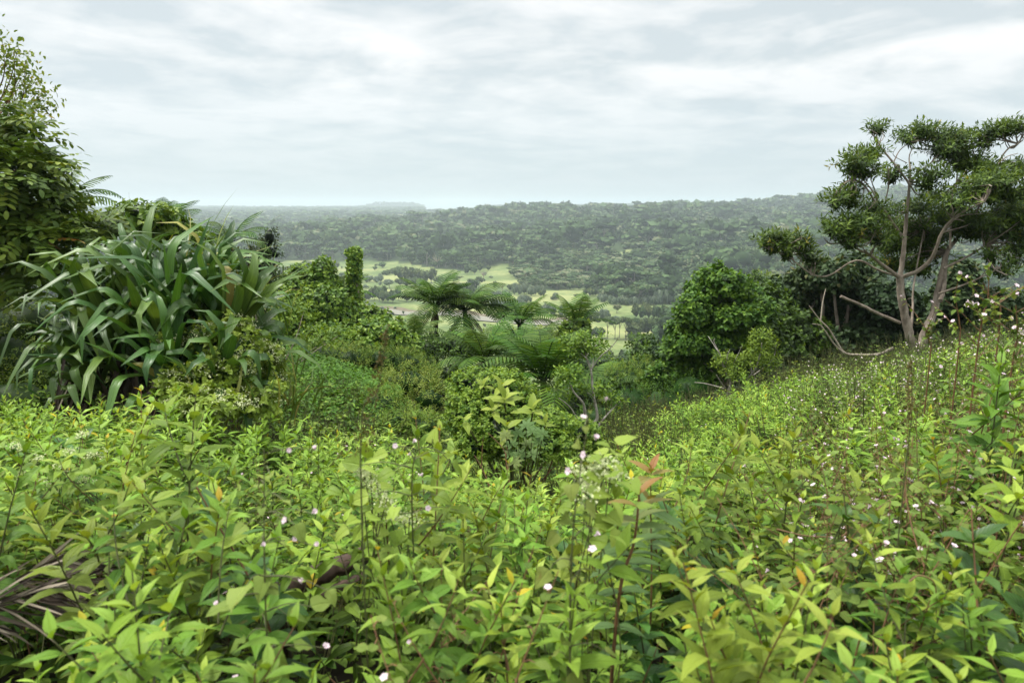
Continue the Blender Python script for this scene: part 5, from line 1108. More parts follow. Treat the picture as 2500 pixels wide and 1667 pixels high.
def mallow_mesh(seed, H, lod=0):
    """wiry mallow: brown branching stems, blunt grey green leaves, flower spots near the tips"""
    rng = np.random.RandomState(seed); f, st = MB(), MB(); fl = []
    def run(b, d, h, r0, n, Lm, top):
        w = rng.normal(size=3) * .12; w[2] = 0
        ax = lambda t: b + d * (t * h) + w * (t * t * h)
        tube(st, np.array([ax(t) for t in np.linspace(0, 1, 6)]), np.linspace(r0, r0 * .3, 6), 5 if not lod else 3)
        for i in range(n):
            t = .1 + .88 * (i + rng.uniform(.2, .8)) / n; c = ax(t); a = i * 2.4 + rng.normal() * .4; L = Lm * (1.15 - .8 * t) * rng.uniform(.7, 1.15)
            s = np.array([math.cos(a), math.sin(a), .25]); p = c + s * L * .7
            if not lod: tube(st, [c, (c + p) / 2 + [0, 0, .006], p], .0013, 3)
            D = np.array([math.cos(a), math.sin(a), rng.uniform(-.5, .2)])
            leaves(f, [p], [D], [np.array([0, 0, 1]) + rng.normal(size=3) * .25], [L], [L * rng.uniform(.75, 1.0)], droop=rng.uniform(.1, .7), fold=.15, shape=ROUND if not lod else DIAM4, tint=np.clip(.5 + .25 * (t - .5) + rng.uniform(-.22, .22) + (.4 if rng.uniform() < .03 else 0), 0, 1), wave=.25 if not lod else 0, rng=rng)
            if top and t > .5:
                for _ in range(2): cards(f, c[None] + rng.normal(size=(1, 3)) * .008, np.array([[0, 0, 1.]]), rdir(rng, 1), .012, .007, .8)
                if rng.uniform() < .4: fl.append((c + s * .02 + [0, 0, .012], a))
    run(np.zeros(3), unit([rng.normal() * .1, rng.normal() * .1, 1]), H, .004, 13, .075, True)
    for k in range(rng.randint(5, 8)):
        t = rng.uniform(.2, .75); a = rng.uniform(0, 6.28); run(np.array([0, 0, t * H]), unit([math.cos(a), math.sin(a), rng.uniform(.7, 1.4)]), H * rng.uniform(.25, .48), .0026, 9, .052, True)
    return f, st, fl
def herb_mesh(seed, H, lod=0):
    """coarser herb with big drooping oval leaves"""
    rng = np.random.RandomState(seed); f, st = MB(), MB(); C = smooth([(0, 0, -.02), (rng.normal() * .04, rng.normal() * .04, H * .5), (rng.normal() * .08, rng.normal() * .08, H)], 5); tube(st, C, np.linspace(.006, .002, len(C)), 5); n = int(H / .06); ph = rng.uniform(0, 6)
    for i in range(n):
        t = .12 + .88 * (i + .5) / n; c = C[int(t * (len(C) - 1))]; el = np.interp(t, [0, .6, .9, 1], [-.3, .15, .6, 1.2]); L = np.interp(t, [0, .3, .7, .92, 1], [.11, .15, .145, .10, .055]) * rng.uniform(.8, 1.15); ph += 1.57 + rng.normal() * .25
        for a in (ph, ph + 3.1416):
            e2 = el + rng.normal() * .15; D = np.array([math.cos(a) * math.cos(e2), math.sin(a) * math.cos(e2), math.sin(e2)]); U = np.array([-math.cos(a) * math.sin(e2), -math.sin(a) * math.sin(e2), math.cos(e2)]) + rng.normal(size=3) * .25
            leaves(f, [c], [D], [U], [L], [L * rng.uniform(.4, .5)], droop=rng.uniform(.5, 1.2), fold=.3, shape=OVATE, tint=np.clip(.35 + .5 * (t - .5) + rng.uniform(-.15, .15), 0, 1), wave=.25, rng=rng)
    return f, st
PINKS = [flower_mesh(q).mesh('flower', [M['pink']]) for q in (.5, 1.0, 2.4)]
WEEDS = []
for k in range(9):
    f, st = weed_mesh(700 + k, [.8, .9, 1.0, .85, .95, .75, 1.05, .9, .7][k]); WEEDS.append((f.mesh('foliage', [M['weed']]), st.mesh('stem', [M['stem'] if k % 3 else M['brownstem']])))
HERBS = []
for k in range(4):
    f, st = herb_mesh(770 + k, [.7, .85, .95, .75][k]); HERBS.append((f.mesh('foliage', [M['herb']]), st.mesh('stem', [M['stem'] if k % 2 else M['redstem']])))
MALLOWS = []
for k in range(7):
    f, st, fl = mallow_mesh(740 + k, [.9, 1.0, 1.15, .85, 1.05, .95, 1.1][k]); MALLOWS.append((f.mesh('foliage', [M['urena']]), st.mesh('stem', [M['redstem'] if k % 2 else M['brownstem']]), fl))
def link_part(me, name, root, loc=(0, 0, 0), rot=(0, 0, 0), s=1.0):
    o = bpy.data.objects.new(name, me); COL.objects.link(o); o.parent = root; o.location = tuple(float(q) for q in loc); o.rotation_euler = rot; o.scale = (s,) * 3; return o
def place_weed(x, y, s, label, group, rng, k=None, z0=None, rz=None, kind='pointed_leaf_weed'):
    W_ = HERBS if kind == 'broad_leaf_weed' else WEEDS; k = rng.randint(len(W_)) if k is None else k
    r = empty(kind, (x, y, float(ground(x, y)) - .02 if z0 is None else z0), label, 'weed', group); r.scale = (s * rng.uniform(.95, 1.1), s * rng.uniform(.95, 1.1), s); r.rotation_euler = (rng.normal() * .06, rng.normal() * .06, rng.uniform(0, 6.28) if rz is None else rz)
    link_part(W_[k][0], 'foliage', r); link_part(W_[k][1], 'stem', r); return r
def place_mallow(x, y, s, label, group, rng, k=None, nf=99):
    k = rng.randint(len(MALLOWS)) if k is None else k
    r = empty('pink_mallow', (x, y, float(ground(x, y)) - .02), label, 'wildflower', group); r.scale = (s,) * 3; r.rotation_euler = (rng.normal() * .08, rng.normal() * .08, rng.uniform(0, 6.28))
    link_part(MALLOWS[k][0], 'foliage', r); link_part(MALLOWS[k][1], 'stem', r)
    for p, a in [MALLOWS[k][2][q] for q in rng.permutation(len(MALLOWS[k][2]))[:nf]]:
        link_part(PINKS[rng.randint(3)], 'flower', r, p, (rng.uniform(.1, 1.0), 0, a + 1.57), rng.uniform(.45, .72) * (.7 if math.hypot(x, y) < 2 else 1))
    return r
THICKET = [(-1.3, .75), (-4.2, 3.6), (-5.6, 5.4), (-4.6, 6.6), (-2.6, 6.4), (-1.2, 7.0), (-.5, 6.6), (0.0, 5.6), (.6, 6.0), (1.5, 7.6), (2.2, 9.6), (3.6, 10.6), (5.2, 10.8), (6.4, 9.8), (8.0, 8.2), (7.0, 5.0), (3.6, 2.0), (1.3, .75)]
WINDOWS = [(690, 960, 2.75, 1490), (-60, 240, 2.5, 1530), (1430, 1650, 2.1, 1490), (960, 1120, 2.2, 1260), (1080, 1440, 6.9, 1135), (640, 1000, 8.0, 1000)]
def top_cap(x, y):
    """keep stems in front of the log, palm frond and sapling shorter than the sight line to them"""
    u, v, f = project(x, y, ground(x, y) + .8)
    for u0, u1, dm, vc in WINDOWS:
        if u0 < u < u1 and y < dm: return at(u, vc, y)[2] - float(ground(x, y))
    return 9.0
LANDMARKS = [(at(u, v, d), n) for u, v, d, n in [(835, 1380, 2.62, 'the charred log'), (80, 1420, 2.3, 'the dead palm fronds'), (1530, 1350, 1.95, 'the red-tipped sapling'), (1400, 1400, 1.55, 'the tall leafy mallow in the centre'), (650, 1450, 1.6, 'the holed-leaf mallow'), (1030, 1200, 2.15, 'the round-leaf creeper'),
    (380, 990, 6.6, 'the strap-leaved clump'), (1230, 1100, 6.8, 'the vine hummock'), (2240, 870, 12, 'the big pale-trunked tree'), (2215, 1150, 2.1, 'the rusty stalk on the flowering bank'), (2440, 1100, 2.25, 'the tall dark-stemmed weed'), (2390, 830, 4.3, 'the tallest flower stalk'), (1680, 1230, 2.0, 'the pale dry stick'), (2230, 1420, 1.7, 'the curved dead stalk'),
    (130, 1200, 3.0, 'the cream-flowered creeper'), (1785, 970, 11.5, 'the heart-leaved tree'), (760, 960, 8.5, 'the bright ground cover'), (1680, 1020, 2.9, 'the highest weed on the slope'), (1940, 1050, 2.6, 'the weed standing above the bank'), (395, 960, 2.5, 'the tall yellow-leaved weed'), (1980, 1290, 1.9, 'the short level dry stick'), (300, 1600, 1.35, 'the bottom left corner'), (1900, 1600, 1.3, 'the bottom right corner')]]
def region(u, v, x, y):
    p, n = min(LANDMARKS, key=lambda q: math.hypot(q[0][0] - x, q[0][1] - y)); dx, dy = x - p[0], y - p[1]; far_ = 'well ' if math.hypot(dx, dy) > 1.3 else ''
    if 'corner' in n: return 'in or beside ' + n
    return far_ + (('left of ' if dx < 0 else 'right of ') if abs(dx) > abs(dy) else ('in front of ' if dy < 0 else 'behind ')) + n
def build_weeds():
    rng = np.random.RandomState(2024); cand = []
    g = .175
    X, Y = np.meshgrid(np.arange(-6.2, 8.4, g), np.arange(.9, 11, g)); X = (X + rng.uniform(-.5, .5, X.shape) * g).ravel(); Y = (Y + rng.uniform(-.5, .5, Y.shape) * g).ravel()
    k = inside(THICKET, X, Y) & (np.hypot(X, Y) > 1.12) & (np.abs(X) < .80 * Y + .25); X, Y = X[k], Y[k]
    # leave out what the hummock, log, sapling and frond stand on
    k = ~((np.hypot(X - .12, Y - 7.2) < .9) | (np.hypot(X + .95, Y - 2.55) < .16)); X, Y = X[k], Y[k]
    o = np.argsort(np.hypot(X, Y)); X, Y = X[o], Y[o]
    nw = nm = 0; rest = []
    for x, y in zip(X, Y):
        d = math.hypot(x, y); gz = float(ground(x, y)); u, v, f = project(x, y, gz + .7); u, v = float(u), float(v)
        bank = x > .40 * y and y > 2.0
        pm = .58 if bank else .16 if 560 < u < 1050 else .05
        if rng.uniform() > .93 - .22 * max(0, float(wob(x, y, .55, 73))): continue
        if any(u0 < u < u1 and y0 < y < y1 for u0, u1, y0, y1 in ((715, 935, 1.85, 2.8), (-80, 235, 1.62, 2.5))): continue
        cap = top_cap(x, y); reg = region(u, v, x, y)
        big = rng.uniform(.78, 1.08) * (1 + .12 * float(wob(x, y, .9, 61)))
        if d > 5.5: big *= .85
        if rng.uniform() < pm:
            s = min(big * (1.0 if bank else .95), cap / 1.15)
            if s < .35: rest.append((x, y, .5, 2)); continue
            if nm < 190:
                nm += 1; place_mallow(x, y, s, f'pink-flowered brown-stemmed mallow {reg}', f'pink mallows {reg}', rng, nf=6 if bank else 3)
            else: rest.append((x, y, s, 1))
        else:
            s = min(big * (.95 if bank else 1.0), cap / 1.08); ph_ = (.42 if (u > 1500 and y < 3.0) else .25 if u < 420 else .08) + .25 * float(wob(x, y, .8, 71)); hb = rng.uniform() < ph_
            if s < .3: rest.append((x, y, .45, 2)); continue
            if nw < 380:
                nw += 1; place_weed(x, y, s, f'coarse oval-leaved weed {reg}' if hb else f'pointed-leaf pale green weed {reg}', f'broad-leaved weeds {reg}' if hb else f'pointed-leaf weeds {reg}', rng, kind='broad_leaf_weed' if hb else 'pointed_leaf_weed')
            else: rest.append((x, y, s, 0))
    # the rest of the thicket, and the low growth under everything, as one mass
    def pj(f, st, extra=None):
        mb = MB(); a = f.arrays(); mb.add(a[0], a[1], a[2], a[3], 0); a = st.arrays(); mb.add(a[0], a[1], a[2], a[3], 1)
        if extra is not None and len(extra.v): a = extra.arrays(); mb.add(a[0], a[1], a[2], a[3], 2)
        return mb
    W2 = [pj(*weed_mesh(800 + q, .9, 1)) for q in range(4)]
    U2 = []
    for q in range(4):
        f, st, fl = mallow_mesh(820 + q, 1.0, 1); e = MB()
        for p, a in fl[:7]: cards(e, np.tile(p, (2, 1)) + rng.normal(size=(2, 3)) * .004, rdir(rng, 2), rdir(rng, 2), .022, .02, .5)
        fa = f.arrays(); f2 = MB(); f2.add(fa[0], fa[1], fa[2], fa[3], 0); U2.append((f2, st, e))
    def pu(f, st, e):
        mb = MB(); a = f.arrays(); mb.add(a[0], a[1], a[2], a[3], 3); a = st.arrays(); mb.add(a[0], a[1], a[2], a[3], 1); a = e.arrays(); mb.add(a[0], a[1], a[2], a[3], 2); return mb
    U2 = [pu(*q) for q in U2]
    def patch(seed, n, L, Wd, shape, mat, h, r=.26, tint=.5, stemn=8):
        rg = np.random.RandomState(seed); mb = MB(); a = rg.uniform(0, 6.28, n); q = r * rg.uniform(0, 1, n) ** .5; P = np.c_[np.cos(a) * q, np.sin(a) * q, h * rg.uniform(.05, 1, n) * (1 - .5 * (q / r) ** 2)]
        b = rg.uniform(0, 6.28, n); leaves(mb, P, np.c_[np.cos(b), np.sin(b), rg.uniform(-.4, .5, n)], np.array([0, 0, 1]) + rg.normal(size=(n, 3)) * .35, L * rg.uniform(.6, 1.2, n), Wd * rg.uniform(.7, 1.1, n), droop=rg.uniform(.2, .9, n), fold=.2, shape=shape, tint=np.clip(tint + rg.uniform(-.3, .3, n), 0, 1), mat=mat)
        for _ in range(stemn):
            e = np.array([rg.normal() * r * .5, rg.normal() * r * .5, h]); tube(mb, [(e[0] * .3, e[1] * .3, 0), e * [.7, .7, .5], e], .002, 3, mat=1)
        return mb
    G = [patch(840, 80, .055, .045, HEART, 4, .30, tint=.5), patch(841, 70, .065, .024, DIAM4, 0, .36, tint=.45), patch(842, 90, .04, .018, DIAM4, 5, .30, tint=.6), patch(843, 60, .07, .06, HEART, 4, .26, tint=.4)]
    mb = MB(); R = np.array(rest); t = R[:, 3].astype(int); pos = np.c_[R[:, 0], R[:, 1], ground(R[:, 0], R[:, 1]) - .02]
    def sc(sel, P):
        n = int(sel.sum())
        if n: mb.scatter(P, rng.randint(0, len(P), n), pos[sel], R[sel, 2] * rng.uniform(.85, 1.12, n), rng.uniform(0, 6.28, n), rng.uniform(-.12, .12, n), rng.normal(size=(n, 2)) * .1)
    sc(t == 0, W2); sc(t == 1, U2); sc(t == 2, G)
    n = 5200; x = rng.uniform(-7, 10.5, n); y = rng.uniform(.9, 14.0, n); k = (np.abs(x) < .82 * y + .4) & (np.hypot(x, y) > 1.0)
    inn = inside(THICKET, x, y); uu, vv, _ = project(x, y, ground(x, y) + .4); edge = (y < 13.5) & (~inn) & ((uu > 1470) | (uu < 560) | (y < 8)); k &= inn | edge
    x, y, inn = x[k], y[k], inn[k]; thin = (np.hypot(x, y) < 3.6) & (rng.uniform(size=len(x)) < .78); x, y, inn = x[~thin], y[~thin], inn[~thin]; n = len(x); P = np.c_[x, y, ground(x, y) - .02]
    far_ = np.hypot(x, y) > 4.5; sel = rng.randint(0, 4, n); sel = np.where(far_ & (rng.uniform(size=n) < .6), 2, sel)
    mb.scatter(G, sel, P, np.where(inn, 1.0, 1.25) * rng.uniform(.8, 1.5, n), rng.uniform(0, 6.28, n), rng.uniform(-.15, .15, n), rng.normal(size=(n, 2)) * .1)
    m = (~inn) & (rng.uniform(size=n) < .8) & (x > .14 * y); m |= (x > .1 * y) & inn & far_ & (rng.uniform(size=n) < .5); n2 = int(m.sum())
    fine = [patch(850 + q, 150, .045, .017, DIAM4, 5, .55, r=.3, tint=.55 + .1 * q, stemn=12) for q in range(3)]
    mb.scatter(fine, rng.randint(0, 3, n2), P[m], rng.uniform(.8, 1.45, n2), rng.uniform(0, 6.28, n2), rng.uniform(-.2, .2, n2), rng.normal(size=(n2, 2)) * .1)
    # creepers hugging the ground round the hummock and over the open spots
    hx = rng.uniform(-3.6, 2.2, 1500); hy = rng.uniform(4.2, 10.5, 1500); hu, hv, _ = project(hx, hy, ground(hx, hy)); q = (hu > 560) & (hu < 1520) & (hv > 930); hx, hy = hx[q], hy[q]; n3 = len(hx)
    mb.scatter(G[:2] + G[3:], rng.randint(0, 3, n3), np.c_[hx, hy, ground(hx, hy) - .05], rng.uniform(.7, 1.25, n3), rng.uniform(0, 6.28, n3), rng.uniform(-.35, .0, n3), rng.normal(size=(n3, 2)) * .1)
    print('weeds', nw, 'mallows', nm, 'mass', len(rest), n, n2, 'faces', sum(len(q) for q in mb.f))
    o = mb.obj('undergrowth', [M['weed'], M['stem'], M['pink'], M['urena'], M['heart'], M['shrub']])
    tag(o, 'tangled low weeds and creepers filling the slope between the taller plants', 'undergrowth', kind='stuff')
build_weeds()

# --- things of their own among the weeds
def sapling():
    rng = np.random.RandomState(900); d = 1.95; top = at(1562, 1190, d); low = at(1508, 1480, d); base = low + (low - top) * .55; base[2] = float(ground(base[0], base[1]))
    r = empty('red_tipped_sapling', base, 'sapling with a red stem, ribbed paired leaves and an orange red tip', 'sapling'); f, st = MB(), MB()
    C = smooth([base - [0, 0, .03], low, low * .45 + top * .55 + [.012, 0, 0], top], 8); tube(st, C, np.linspace(.0065, .0028, len(C)), 7); ax = unit(top - low)
    for i in range(11):
        t = .22 + .78 * (i + .5) / 11; c = C[int(t * (len(C) - 1))]; q = 1 - t; L = np.interp(t, [.2, .4, .8, .93, 1], [.085, .105, .115, .105, .065]) * rng.uniform(.9, 1.08); el = np.interp(t, [.2, .7, .92, 1], [.0, .25, .55, 1.05])
        a0 = (0 if i % 2 else .55) + rng.normal() * .15
        for a in (a0, a0 + math.pi):
            s = np.array([math.cos(a), math.sin(a) * .75 - .12, 0]); D = unit(s * math.cos(el) + ax * math.sin(el)); U = unit(ax * math.cos(el) - s * math.sin(el)) + rng.normal(size=3) * .15
            leaves(f, [c], [D], [U], [L], [L * .33], droop=rng.uniform(.45, .8), fold=.35, shape=OVATE, tint=np.clip(np.interp(t, [.2, .74, .86, .93, 1], [.3, .48, .68, .84, 1.0]) + rng.uniform(-.05, .05), 0, 1))
    part(f, 'foliage', M['sapling'], r); part(st, 'stem', M['redstem'], r)
    r2 = empty('red_tipped_sapling', at(1580, 1330, 2.35), 'second sapling with brown orange tip just behind the red-stemmed one', 'sapling'); r2.location.z = float(ground(r2.location.x, r2.location.y)); f, st = MB(), MB(); top = at(1588, 1165, 2.35); b = np.array(r2.location)
    tube(st, smooth([b, (b + top) / 2 + [.02, 0, 0], top], 4), np.linspace(.005, .002, 9), 6)
    rosette(f, top, np.array([0, -.1, 1]), 6, .11, .035, rng, tint=(.7, .85)); rosette(f, top - [0, 0, .12], np.array([0, -.1, 1]), 6, .13, .045, rng, tint=(.45, .65)); rosette(f, top - [0, 0, .26], np.array([0, -.1, 1]), 6, .14, .05, rng, tint=(.3, .5)); part(f, 'foliage', M['sapling'], r2); part(st, 'stem', M['brownstem'], r2)
sapling()
def log():
    rng = np.random.RandomState(901); a, b = at(758, 1412, 2.55), at(915, 1342, 2.72); r = empty('charred_log', (a + b) / 2, 'charred broken log with a bare wood face lying among the weeds', 'log')
    m = MB(); a2 = a - (b - a) * .5; n = 22; C = np.array([a2 + (b - a2) * t for t in np.linspace(0, 1, n)]) + rng.normal(size=(n, 3)) * .002; tube(m, C, np.linspace(.042, .034, n) * (1 + .08 * rng.normal(size=n)), 14, rough=.13, rng=rng)
    part(m, 'trunk_piece', M['log'], r); m = MB(); o = np.array([.03, -.045, -.05]); c1, c2 = a + o - (b - a) * .1, a + o + (b - a) * .72; C = np.array([c1 + (c2 - c1) * t for t in np.linspace(0, 1, 16)]) + rng.normal(size=(16, 3)) * .002
    tube(m, C, np.linspace(.022, .012, 16) * (1 + .12 * rng.normal(size=16)), 10, rough=.2, rng=rng); part(m, 'split_limb', M['log'], r)
    m = MB(); c = a2; tube(m, [c, c + [0, .05, -.3], c + [-.02, .08, float(ground(c[0], c[1] + .1)) - c[2] - .03]], [.03, .028, .03], 8, rough=.15, rng=rng); part(m, 'broken_limb', M['log'], r)
log()
def dry_frond():
    rng = np.random.RandomState(902)
    for (p0, p1, p2, d, lab, n, sd) in [((-150, 1500), (0, 1441), (215, 1345), 2.35, 'upper dead palm frond with grey brown leaflets at the left edge', 46, -1), ((-140, 1520), (20, 1464), (185, 1424), 2.15, 'lower dead palm frond with frayed pale leaflets at the left edge', 60, -1)]:
        C = smooth([at(*p0, d), at(*p1, d), at((p1[0] + p2[0]) / 2, (p1[1] + p2[1]) / 2 - 6, d + .05), at(*p2, d + .1)], 8); r = empty('dead_palm_frond', C[0], lab, 'dead frond'); st, f = MB(), MB()
        tube(st, C, np.linspace(.011, .003, len(C)), 6); T = unit(np.gradient(C, axis=0)); i = rng.randint(1, len(C) - 1, n); s = rng.choice([-1, 1], n, p=[.35, .65])[:, None]
        D = unit(T[i] * .9 + np.array([.15, -.25, -.55]) * np.where(s > 0, 1, -.25) + rng.normal(size=(n, 3)) * .12); L = rng.uniform(.16, .30, n)
        leaves(f, C[i], D, rdir(rng, n) + [0, -.5, 1], L, rng.uniform(.008, .017, n), droop=rng.uniform(0, .7, n), fold=.6, shape=([0, .3, .6, .85, 1], [.6, 1, .8, .5, .05]), tint=rng.uniform(0, 1, n) ** 1.1)
        part(st, 'rachis', M['twig'], r); part(f, 'leaflets', M['frond'], r)
dry_frond()
def round_vine(name, label, pts, d, seed, base, mat='heart', tint=(.5, .95), lmul=1.0, flowers=()):
    rng = np.random.RandomState(seed); b = at(*base, d); b[2] = float(ground(b[0], b[1])); r = empty(name, b, label, 'plant'); f, st = MB(), MB()
    P = np.array([at(u, v, d + rng.uniform(-.09, .09)) for u, v, _, _ in pts]); top = P[np.argmax(P[:, 2])]; mid = np.median(P, axis=0); C = smooth([b, b * .45 + mid * .55, mid, top], 8); tube(st, C, np.linspace(.0038, .0012, len(C)), 5)
    for (u, v, rpx, fd), c in zip(pts, P):
        L = 1.75 * rpx * mpp(v, d) * lmul * rng.uniform(.7, 1.05); j = np.argmin(((C - c) ** 2).sum(1) + .6 * np.maximum(0, C[:, 2] - c[2]) ** 2); q = C[j]; out = unit((c - q) * [1, 1, .2] + rng.normal(size=3) * .02)
        tube(st, smooth([q, (q + c) / 2 + [0, 0, .015], c], 3), np.linspace(.0018, .001, 7), 4)
        D = unit(out + np.array([0, 0, -.55 if fd else -.15]) + rng.normal(size=3) * .25); U = unit(np.array([0, -.35, 1.0]) + out * (.5 if fd else .1) + rng.normal(size=3) * .3)
        leaves(f, [c], [D], [U], [L], [L * rng.uniform(.72, .9)], droop=rng.uniform(.2, .8), fold=.22, shape=HEART, tint=rng.uniform(*tint), wave=.3, rng=rng)
    part(f, 'foliage', M[mat], r); part(st, 'stem', M['stem'], r)
    for u, v in flowers:
        c = at(u, v, d - .02); q = C[np.argmin(((C - c) ** 2).sum(1))]; pd = MB(); tube(pd, smooth([q, (q + c) / 2 + [0, 0, .01], c - [0, 0, .004]], 3), .0009, 4); part(pd, 'flower_stalk', M['stem'], r)
        link_part(PINKS[rng.randint(3)], 'flower', r, c - b, (rng.uniform(.3, 1.25), 0, rng.normal() * .8), rng.uniform(.4, .55))
    return r
round_vine('round_leaf_creeper', 'creeper with large round leaves standing out above the centre left weeds', [(1056, 1082, 34, 1), (1020, 1112, 30, 0), (1105, 1135, 38, 1), (1088, 1105, 24, 0), (985, 1096, 24, 0), (1010, 1180, 34, 1), (960, 1150, 28, 0), (1120, 1245, 34, 1), (880, 1135, 34, 1), (900, 1210, 32, 1), (1065, 1210, 28, 0), (945, 1105, 26, 0), (1080, 1270, 30, 0), (850, 1290, 32, 1)],
           2.15, 910, (1010, 1400), tint=(.35, .9), flowers=[(1010, 1078), (1030, 1160), (965, 1088), (1045, 1240), (1000, 1110)])
round_vine('tall_mallow', 'tall blurred mallow stalk with blunt hanging leaves left of the sapling', [(1400, 1180, 34, 1), (1440, 1190, 26, 0), (1370, 1210, 30, 0), (1430, 1240, 34, 1), (1390, 1260, 30, 0), (1360, 1300, 34, 1), (1410, 1330, 40, 1), (1450, 1290, 30, 0), (1390, 1380, 44, 1), (1340, 1390, 34, 0), (1440, 1390, 34, 0), (1380, 1450, 38, 1), (1430, 1460, 30, 1), (1375, 1520, 32, 1), (1365, 1590, 30, 1), (1395, 1640, 34, 1), (1380, 1560, 26, 0), (1480, 1590, 34, 1), (1420, 1130, 22, 0), (1405, 1080, 18, 0), (1428, 1040, 12, 0), (1440, 1000, 9, 0)],
           1.55, 911, (1390, 1720), mat='urena', tint=(.45, .82), flowers=[(1424, 1020), (1480, 974), (1455, 1070), (1425, 1110), (1390, 1150), (1455, 1305), (1446, 1340), (1395, 1200)])
round_vine('tall_mallow', 'tall mallow with reddish stalks and holed leaves left of the charred log', [(640, 1320, 36, 1), (600, 1280, 26, 0), (690, 1330, 34, 1), (720, 1280, 30, 0), (650, 1400, 40, 1), (600, 1430, 44, 0), (680, 1440, 34, 0), (560, 1480, 40, 0), (640, 1500, 40, 1), (700, 1500, 34, 0), (600, 1560, 40, 1), (660, 1590, 60, 1), (720, 1580, 40, 0), (540, 1640, 34, 0), (760, 1480, 36, 1), (800, 1440, 34, 1), (640, 1240, 22, 0), (630, 1190, 18, 0), (660, 1160, 15, 0), (645, 1110, 12, 0), (690, 1220, 20, 0)],
           1.6, 912, (650, 1750), mat='urena', tint=(.4, .85), flowers=[(705, 1100), (770, 1095), (695, 1270), (765, 1250), (735, 1420), (530, 1475), (795, 1578), (575, 1655), (720, 1315), (640, 1330), (775, 1330)])
def spike(u0, v0, u1, v1, d, label, seed):
    rng = np.random.RandomState(seed); a, b = at(u0, v0, d), at(u1, v1, d); r0 = a.copy(); r0[2] = float(ground(a[0], a[1])); r = empty('seed_stalk', r0, label, 'weed'); st, f = MB(), MB()
    tube(st, smooth([r0, a, (a + b) / 2 + [.01, 0, 0], b], 5), np.linspace(.0025, .001, 16), 5); n = 150; t = rng.uniform(0, 1, n) ** .8; P = a + (b - a) * t[:, None] + rng.normal(size=(n, 3)) * .011 * (1.3 - t[:, None])
    cards(f, P, unit(rng.normal(size=(n, 3)) + [0, 0, 1]), rdir(rng, n), rng.uniform(.008, .015, n), .006, rng.uniform(.45, .85, n)); part(st, 'stem', M['stem'], r); part(f, 'seed_heads', M['deadfern'], r)
spike(880, 1110, 945, 800, 1.7, 'tall rusty seed stalk blurred in front of the bright ground cover', 1)
spike(2210, 1150, 2225, 880, 2.1, 'rusty upright seed stalk in the flowering bank', 4)
def flower_stalks():
    rng = np.random.RandomState(903)
    for (u0, v0, u1, v1, d, lab) in [(2390, 830, 2415, 640, 4.2, 'tallest flowering stalk in front of the tree at the right edge'), (2340, 860, 2330, 720, 4.6, 'branching flower stalk left of the tallest stalk by the right trunk'), (2470, 900, 2480, 745, 4.0, 'flower stalk leaning right at the right edge'), (2270, 880, 2255, 790, 5.0, 'wiry stalk in front of the leaning trunk base'), (2440, 800, 2400, 690, 4.4, 'thin flowering stalk crossing the tallest one')]:
        a, b = at(u0, v0, d), at(u1, v1, d); r0 = a.copy(); r0[2] = float(ground(a[0], a[1])); r = empty('flower_stalk', r0, lab, 'wildflower'); st, f = MB(), MB(); tube(st, smooth([r0, a, (a + b) / 2 + [.02, 0, 0], b], 4), np.linspace(.006, .002, 13), 5)
        fl = []
        for k in range(9):
            t = rng.uniform(-.4, .95); c = a + (b - a) * t; e = c + np.array([rng.normal() * .16, rng.normal() * .1, rng.uniform(.05, .2)]); tube(st, [c, (c + e) / 2 + [0, 0, .01], e], [.0028, .002, .001], 4); n = 9; w = rng.uniform(0, 1, n)[:, None]; L = rng.uniform(.018, .045, n)
            leaves(f, c + (e - c) * w, rng.normal(size=(n, 3)), np.array([0, 0, 1]) + rng.normal(size=(n, 3)) * .4, L, L * .7, droop=.4, shape=DIAM4, tint=rng.uniform(.3, .9, n)); fl.append(e)
        part(st, 'stem', M['brownstem'], r); part(f, 'foliage', M['urena'], r)
        for e in fl[:6]: link_part(PINKS[rng.randint(3)], 'flower', r, e - r0, (rng.uniform(.4, 1.3), 0, rng.normal()), .75)
flower_stalks()
rg = np.random.RandomState(904)
for (u, d, vt, lab, k) in [(2440, 2.25, 1035, 'tall dark-stemmed weed standing alone at the right edge', 2), (2330, 3.4, 860, 'leafy weed on top of the right bank beside the wiry stalk', 6), (2460, 3.3, 830, 'leafy weed at the right edge under the leaning flower stalk', 4), (1940, 2.6, 1040, 'pointed-leaf weed rising above the bank left of the rusty stalk', 2), (1680, 2.9, 1010, 'pale weed rising highest on the open slope', 6), (395, 2.5, 950, 'tall weed with a yellow leaf in front of the pandanus base', 2), (820, 2.3, 1120, 'pale weed tip rising beside the tall rusty seed stalk', 4), (310, 3.4, 965, 'weed standing higher than its neighbours under the pandanus', 6)]:
    p = at(u, vt, d); g0 = float(ground(p[0], p[1])); place_weed(p[0], p[1], (p[2] - g0) / [.8, .9, 1.0, .85, .95, .75, 1.05, .9, .7][k], lab, None, rg, k=k)

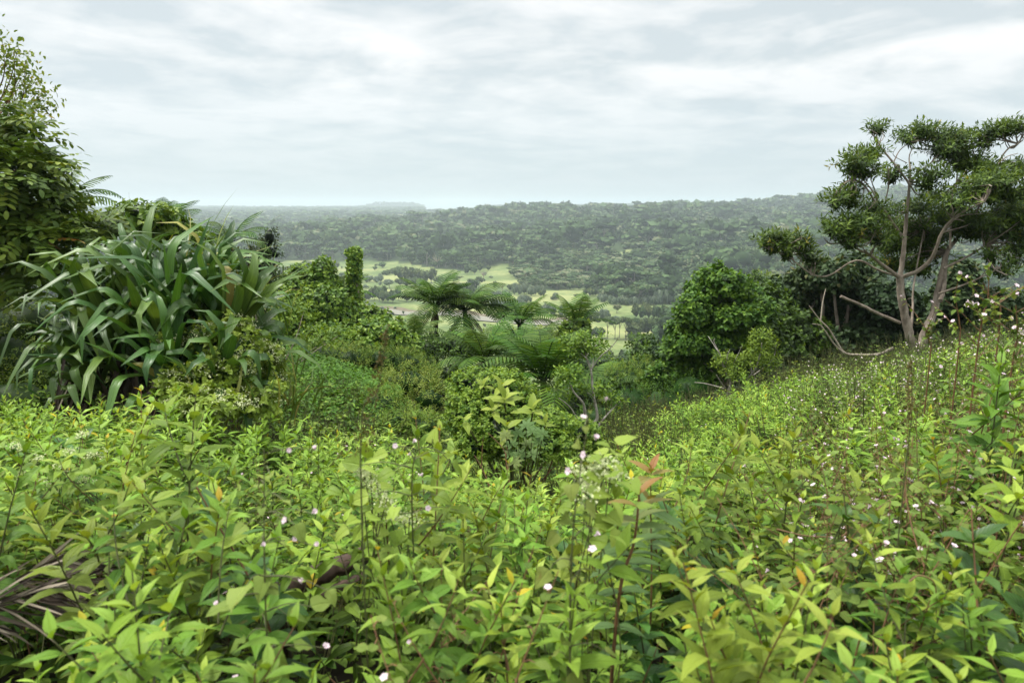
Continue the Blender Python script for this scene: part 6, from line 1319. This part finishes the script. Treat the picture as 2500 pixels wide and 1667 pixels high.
def dry_stems(name, label, polys, d, conv):
    rng = np.random.RandomState(len(label)); p = at(*conv(*polys[0][0][0]), d); r = empty(name, p, label, 'dry stem'); m = MB(); branches(m, polys, d, rng, conv=conv, scale=.3, sides=5); part(m, 'stem', M['brownstem'], r)
dry_stems('dead_plant', 'bare brown forked stems rising beside the dark hollow under the hummock', [([(830, 1411), (805, 1250), (790, 1150), (770, 1060), (640, 925)], 9, 3, .1), ([(670, 1411), (630, 1300), (590, 1210), (530, 1110)], 8, 3, .1), ([(590, 1210), (595, 1080), (605, 950)], 5, 2, 0), ([(790, 1150), (800, 1060), (775, 1030)], 4, 2, 0)], 5.2, z(6))
dry_stems('dry_stick', 'pale dry stick lying across the weeds right of the sapling', [([(2010, 1950), (2300, 2060), (2520, 2180)], 8, 4, .1)], 2.0, lambda x, y: (1200 + x * .2127 , 1000 + y * .2127))
dry_stems('dry_stick', 'curved pale dead stalk among the leaves at the lower right', [([(960, 1060), (1010, 1030), (1080, 1060), (1100, 1150)], 9, 5, .0)], 1.7, lambda x, y: (1750 + x / 2.044, 900 + y / 2.044))
dry_stems('dry_stick', 'short level dry stick above the centre right weeds', [([(300, 800), (440, 832), (580, 838)], 8, 4, .0)], 2.2, lambda x, y: (1750 + x / 2.044, 900 + y / 2.044))
def cream_creeper(name, label, pts, d, base, seed):
    rng = np.random.RandomState(seed); b = at(*base, d); b[2] = float(ground(b[0], b[1])); r = empty(name, b, label, 'vine'); st, f = MB(), MB()
    for u, v in pts:
        c = at(u, v, d + rng.uniform(-.08, .08)); tube(st, smooth([b, (b + c) / 2 + rng.normal(size=3) * .05, c], 4), .0018, 4); fl = MB(); florets(fl, c + rng.normal(size=(7, 3)) * [.016, .016, .008], rng, s=.009, k=10); part(fl, 'flower_head', M['cream'], r)
        n = 5; leaves(f, c + rng.normal(size=(n, 3)) * .05 - [0, 0, .04], rng.normal(size=(n, 3)) * [1, 1, .3], np.array([0, -.3, 1]) + rng.normal(size=(n, 3)) * .3, rng.uniform(.04, .07, n), rng.uniform(.03, .055, n), droop=.6, shape=HEART, tint=rng.uniform(.4, .9, n))
    part(st, 'stem', M['stem'], r); part(f, 'foliage', M['heart'], r)
cream_creeper('flowering_creeper', 'creeper with cream flower heads behind the tall blurred mallow', [(1435, 1150), (1430, 1185), (1480, 1135), (1490, 1160), (1445, 1200), (1450, 1135)], 1.8, (1450, 1500), 1)
cream_creeper('flowering_creeper', 'creeper with cream flower heads among the round leaves left of centre', [(905, 1150), (920, 1175), (890, 1165), (945, 1215), (950, 1250), (985, 1270), (1000, 1260), (930, 1200), (880, 1150)], 2.2, (930, 1450), 2)
cream_creeper('flowering_creeper', 'creeper with cream flower heads below the left weeds near the palm frond', [(60, 1160), (110, 1175), (150, 1140), (210, 1170), (170, 1100), (90, 1120), (200, 1060), (40, 1090), (230, 1110), (150, 1190)], 3.0, (130, 1300), 3)
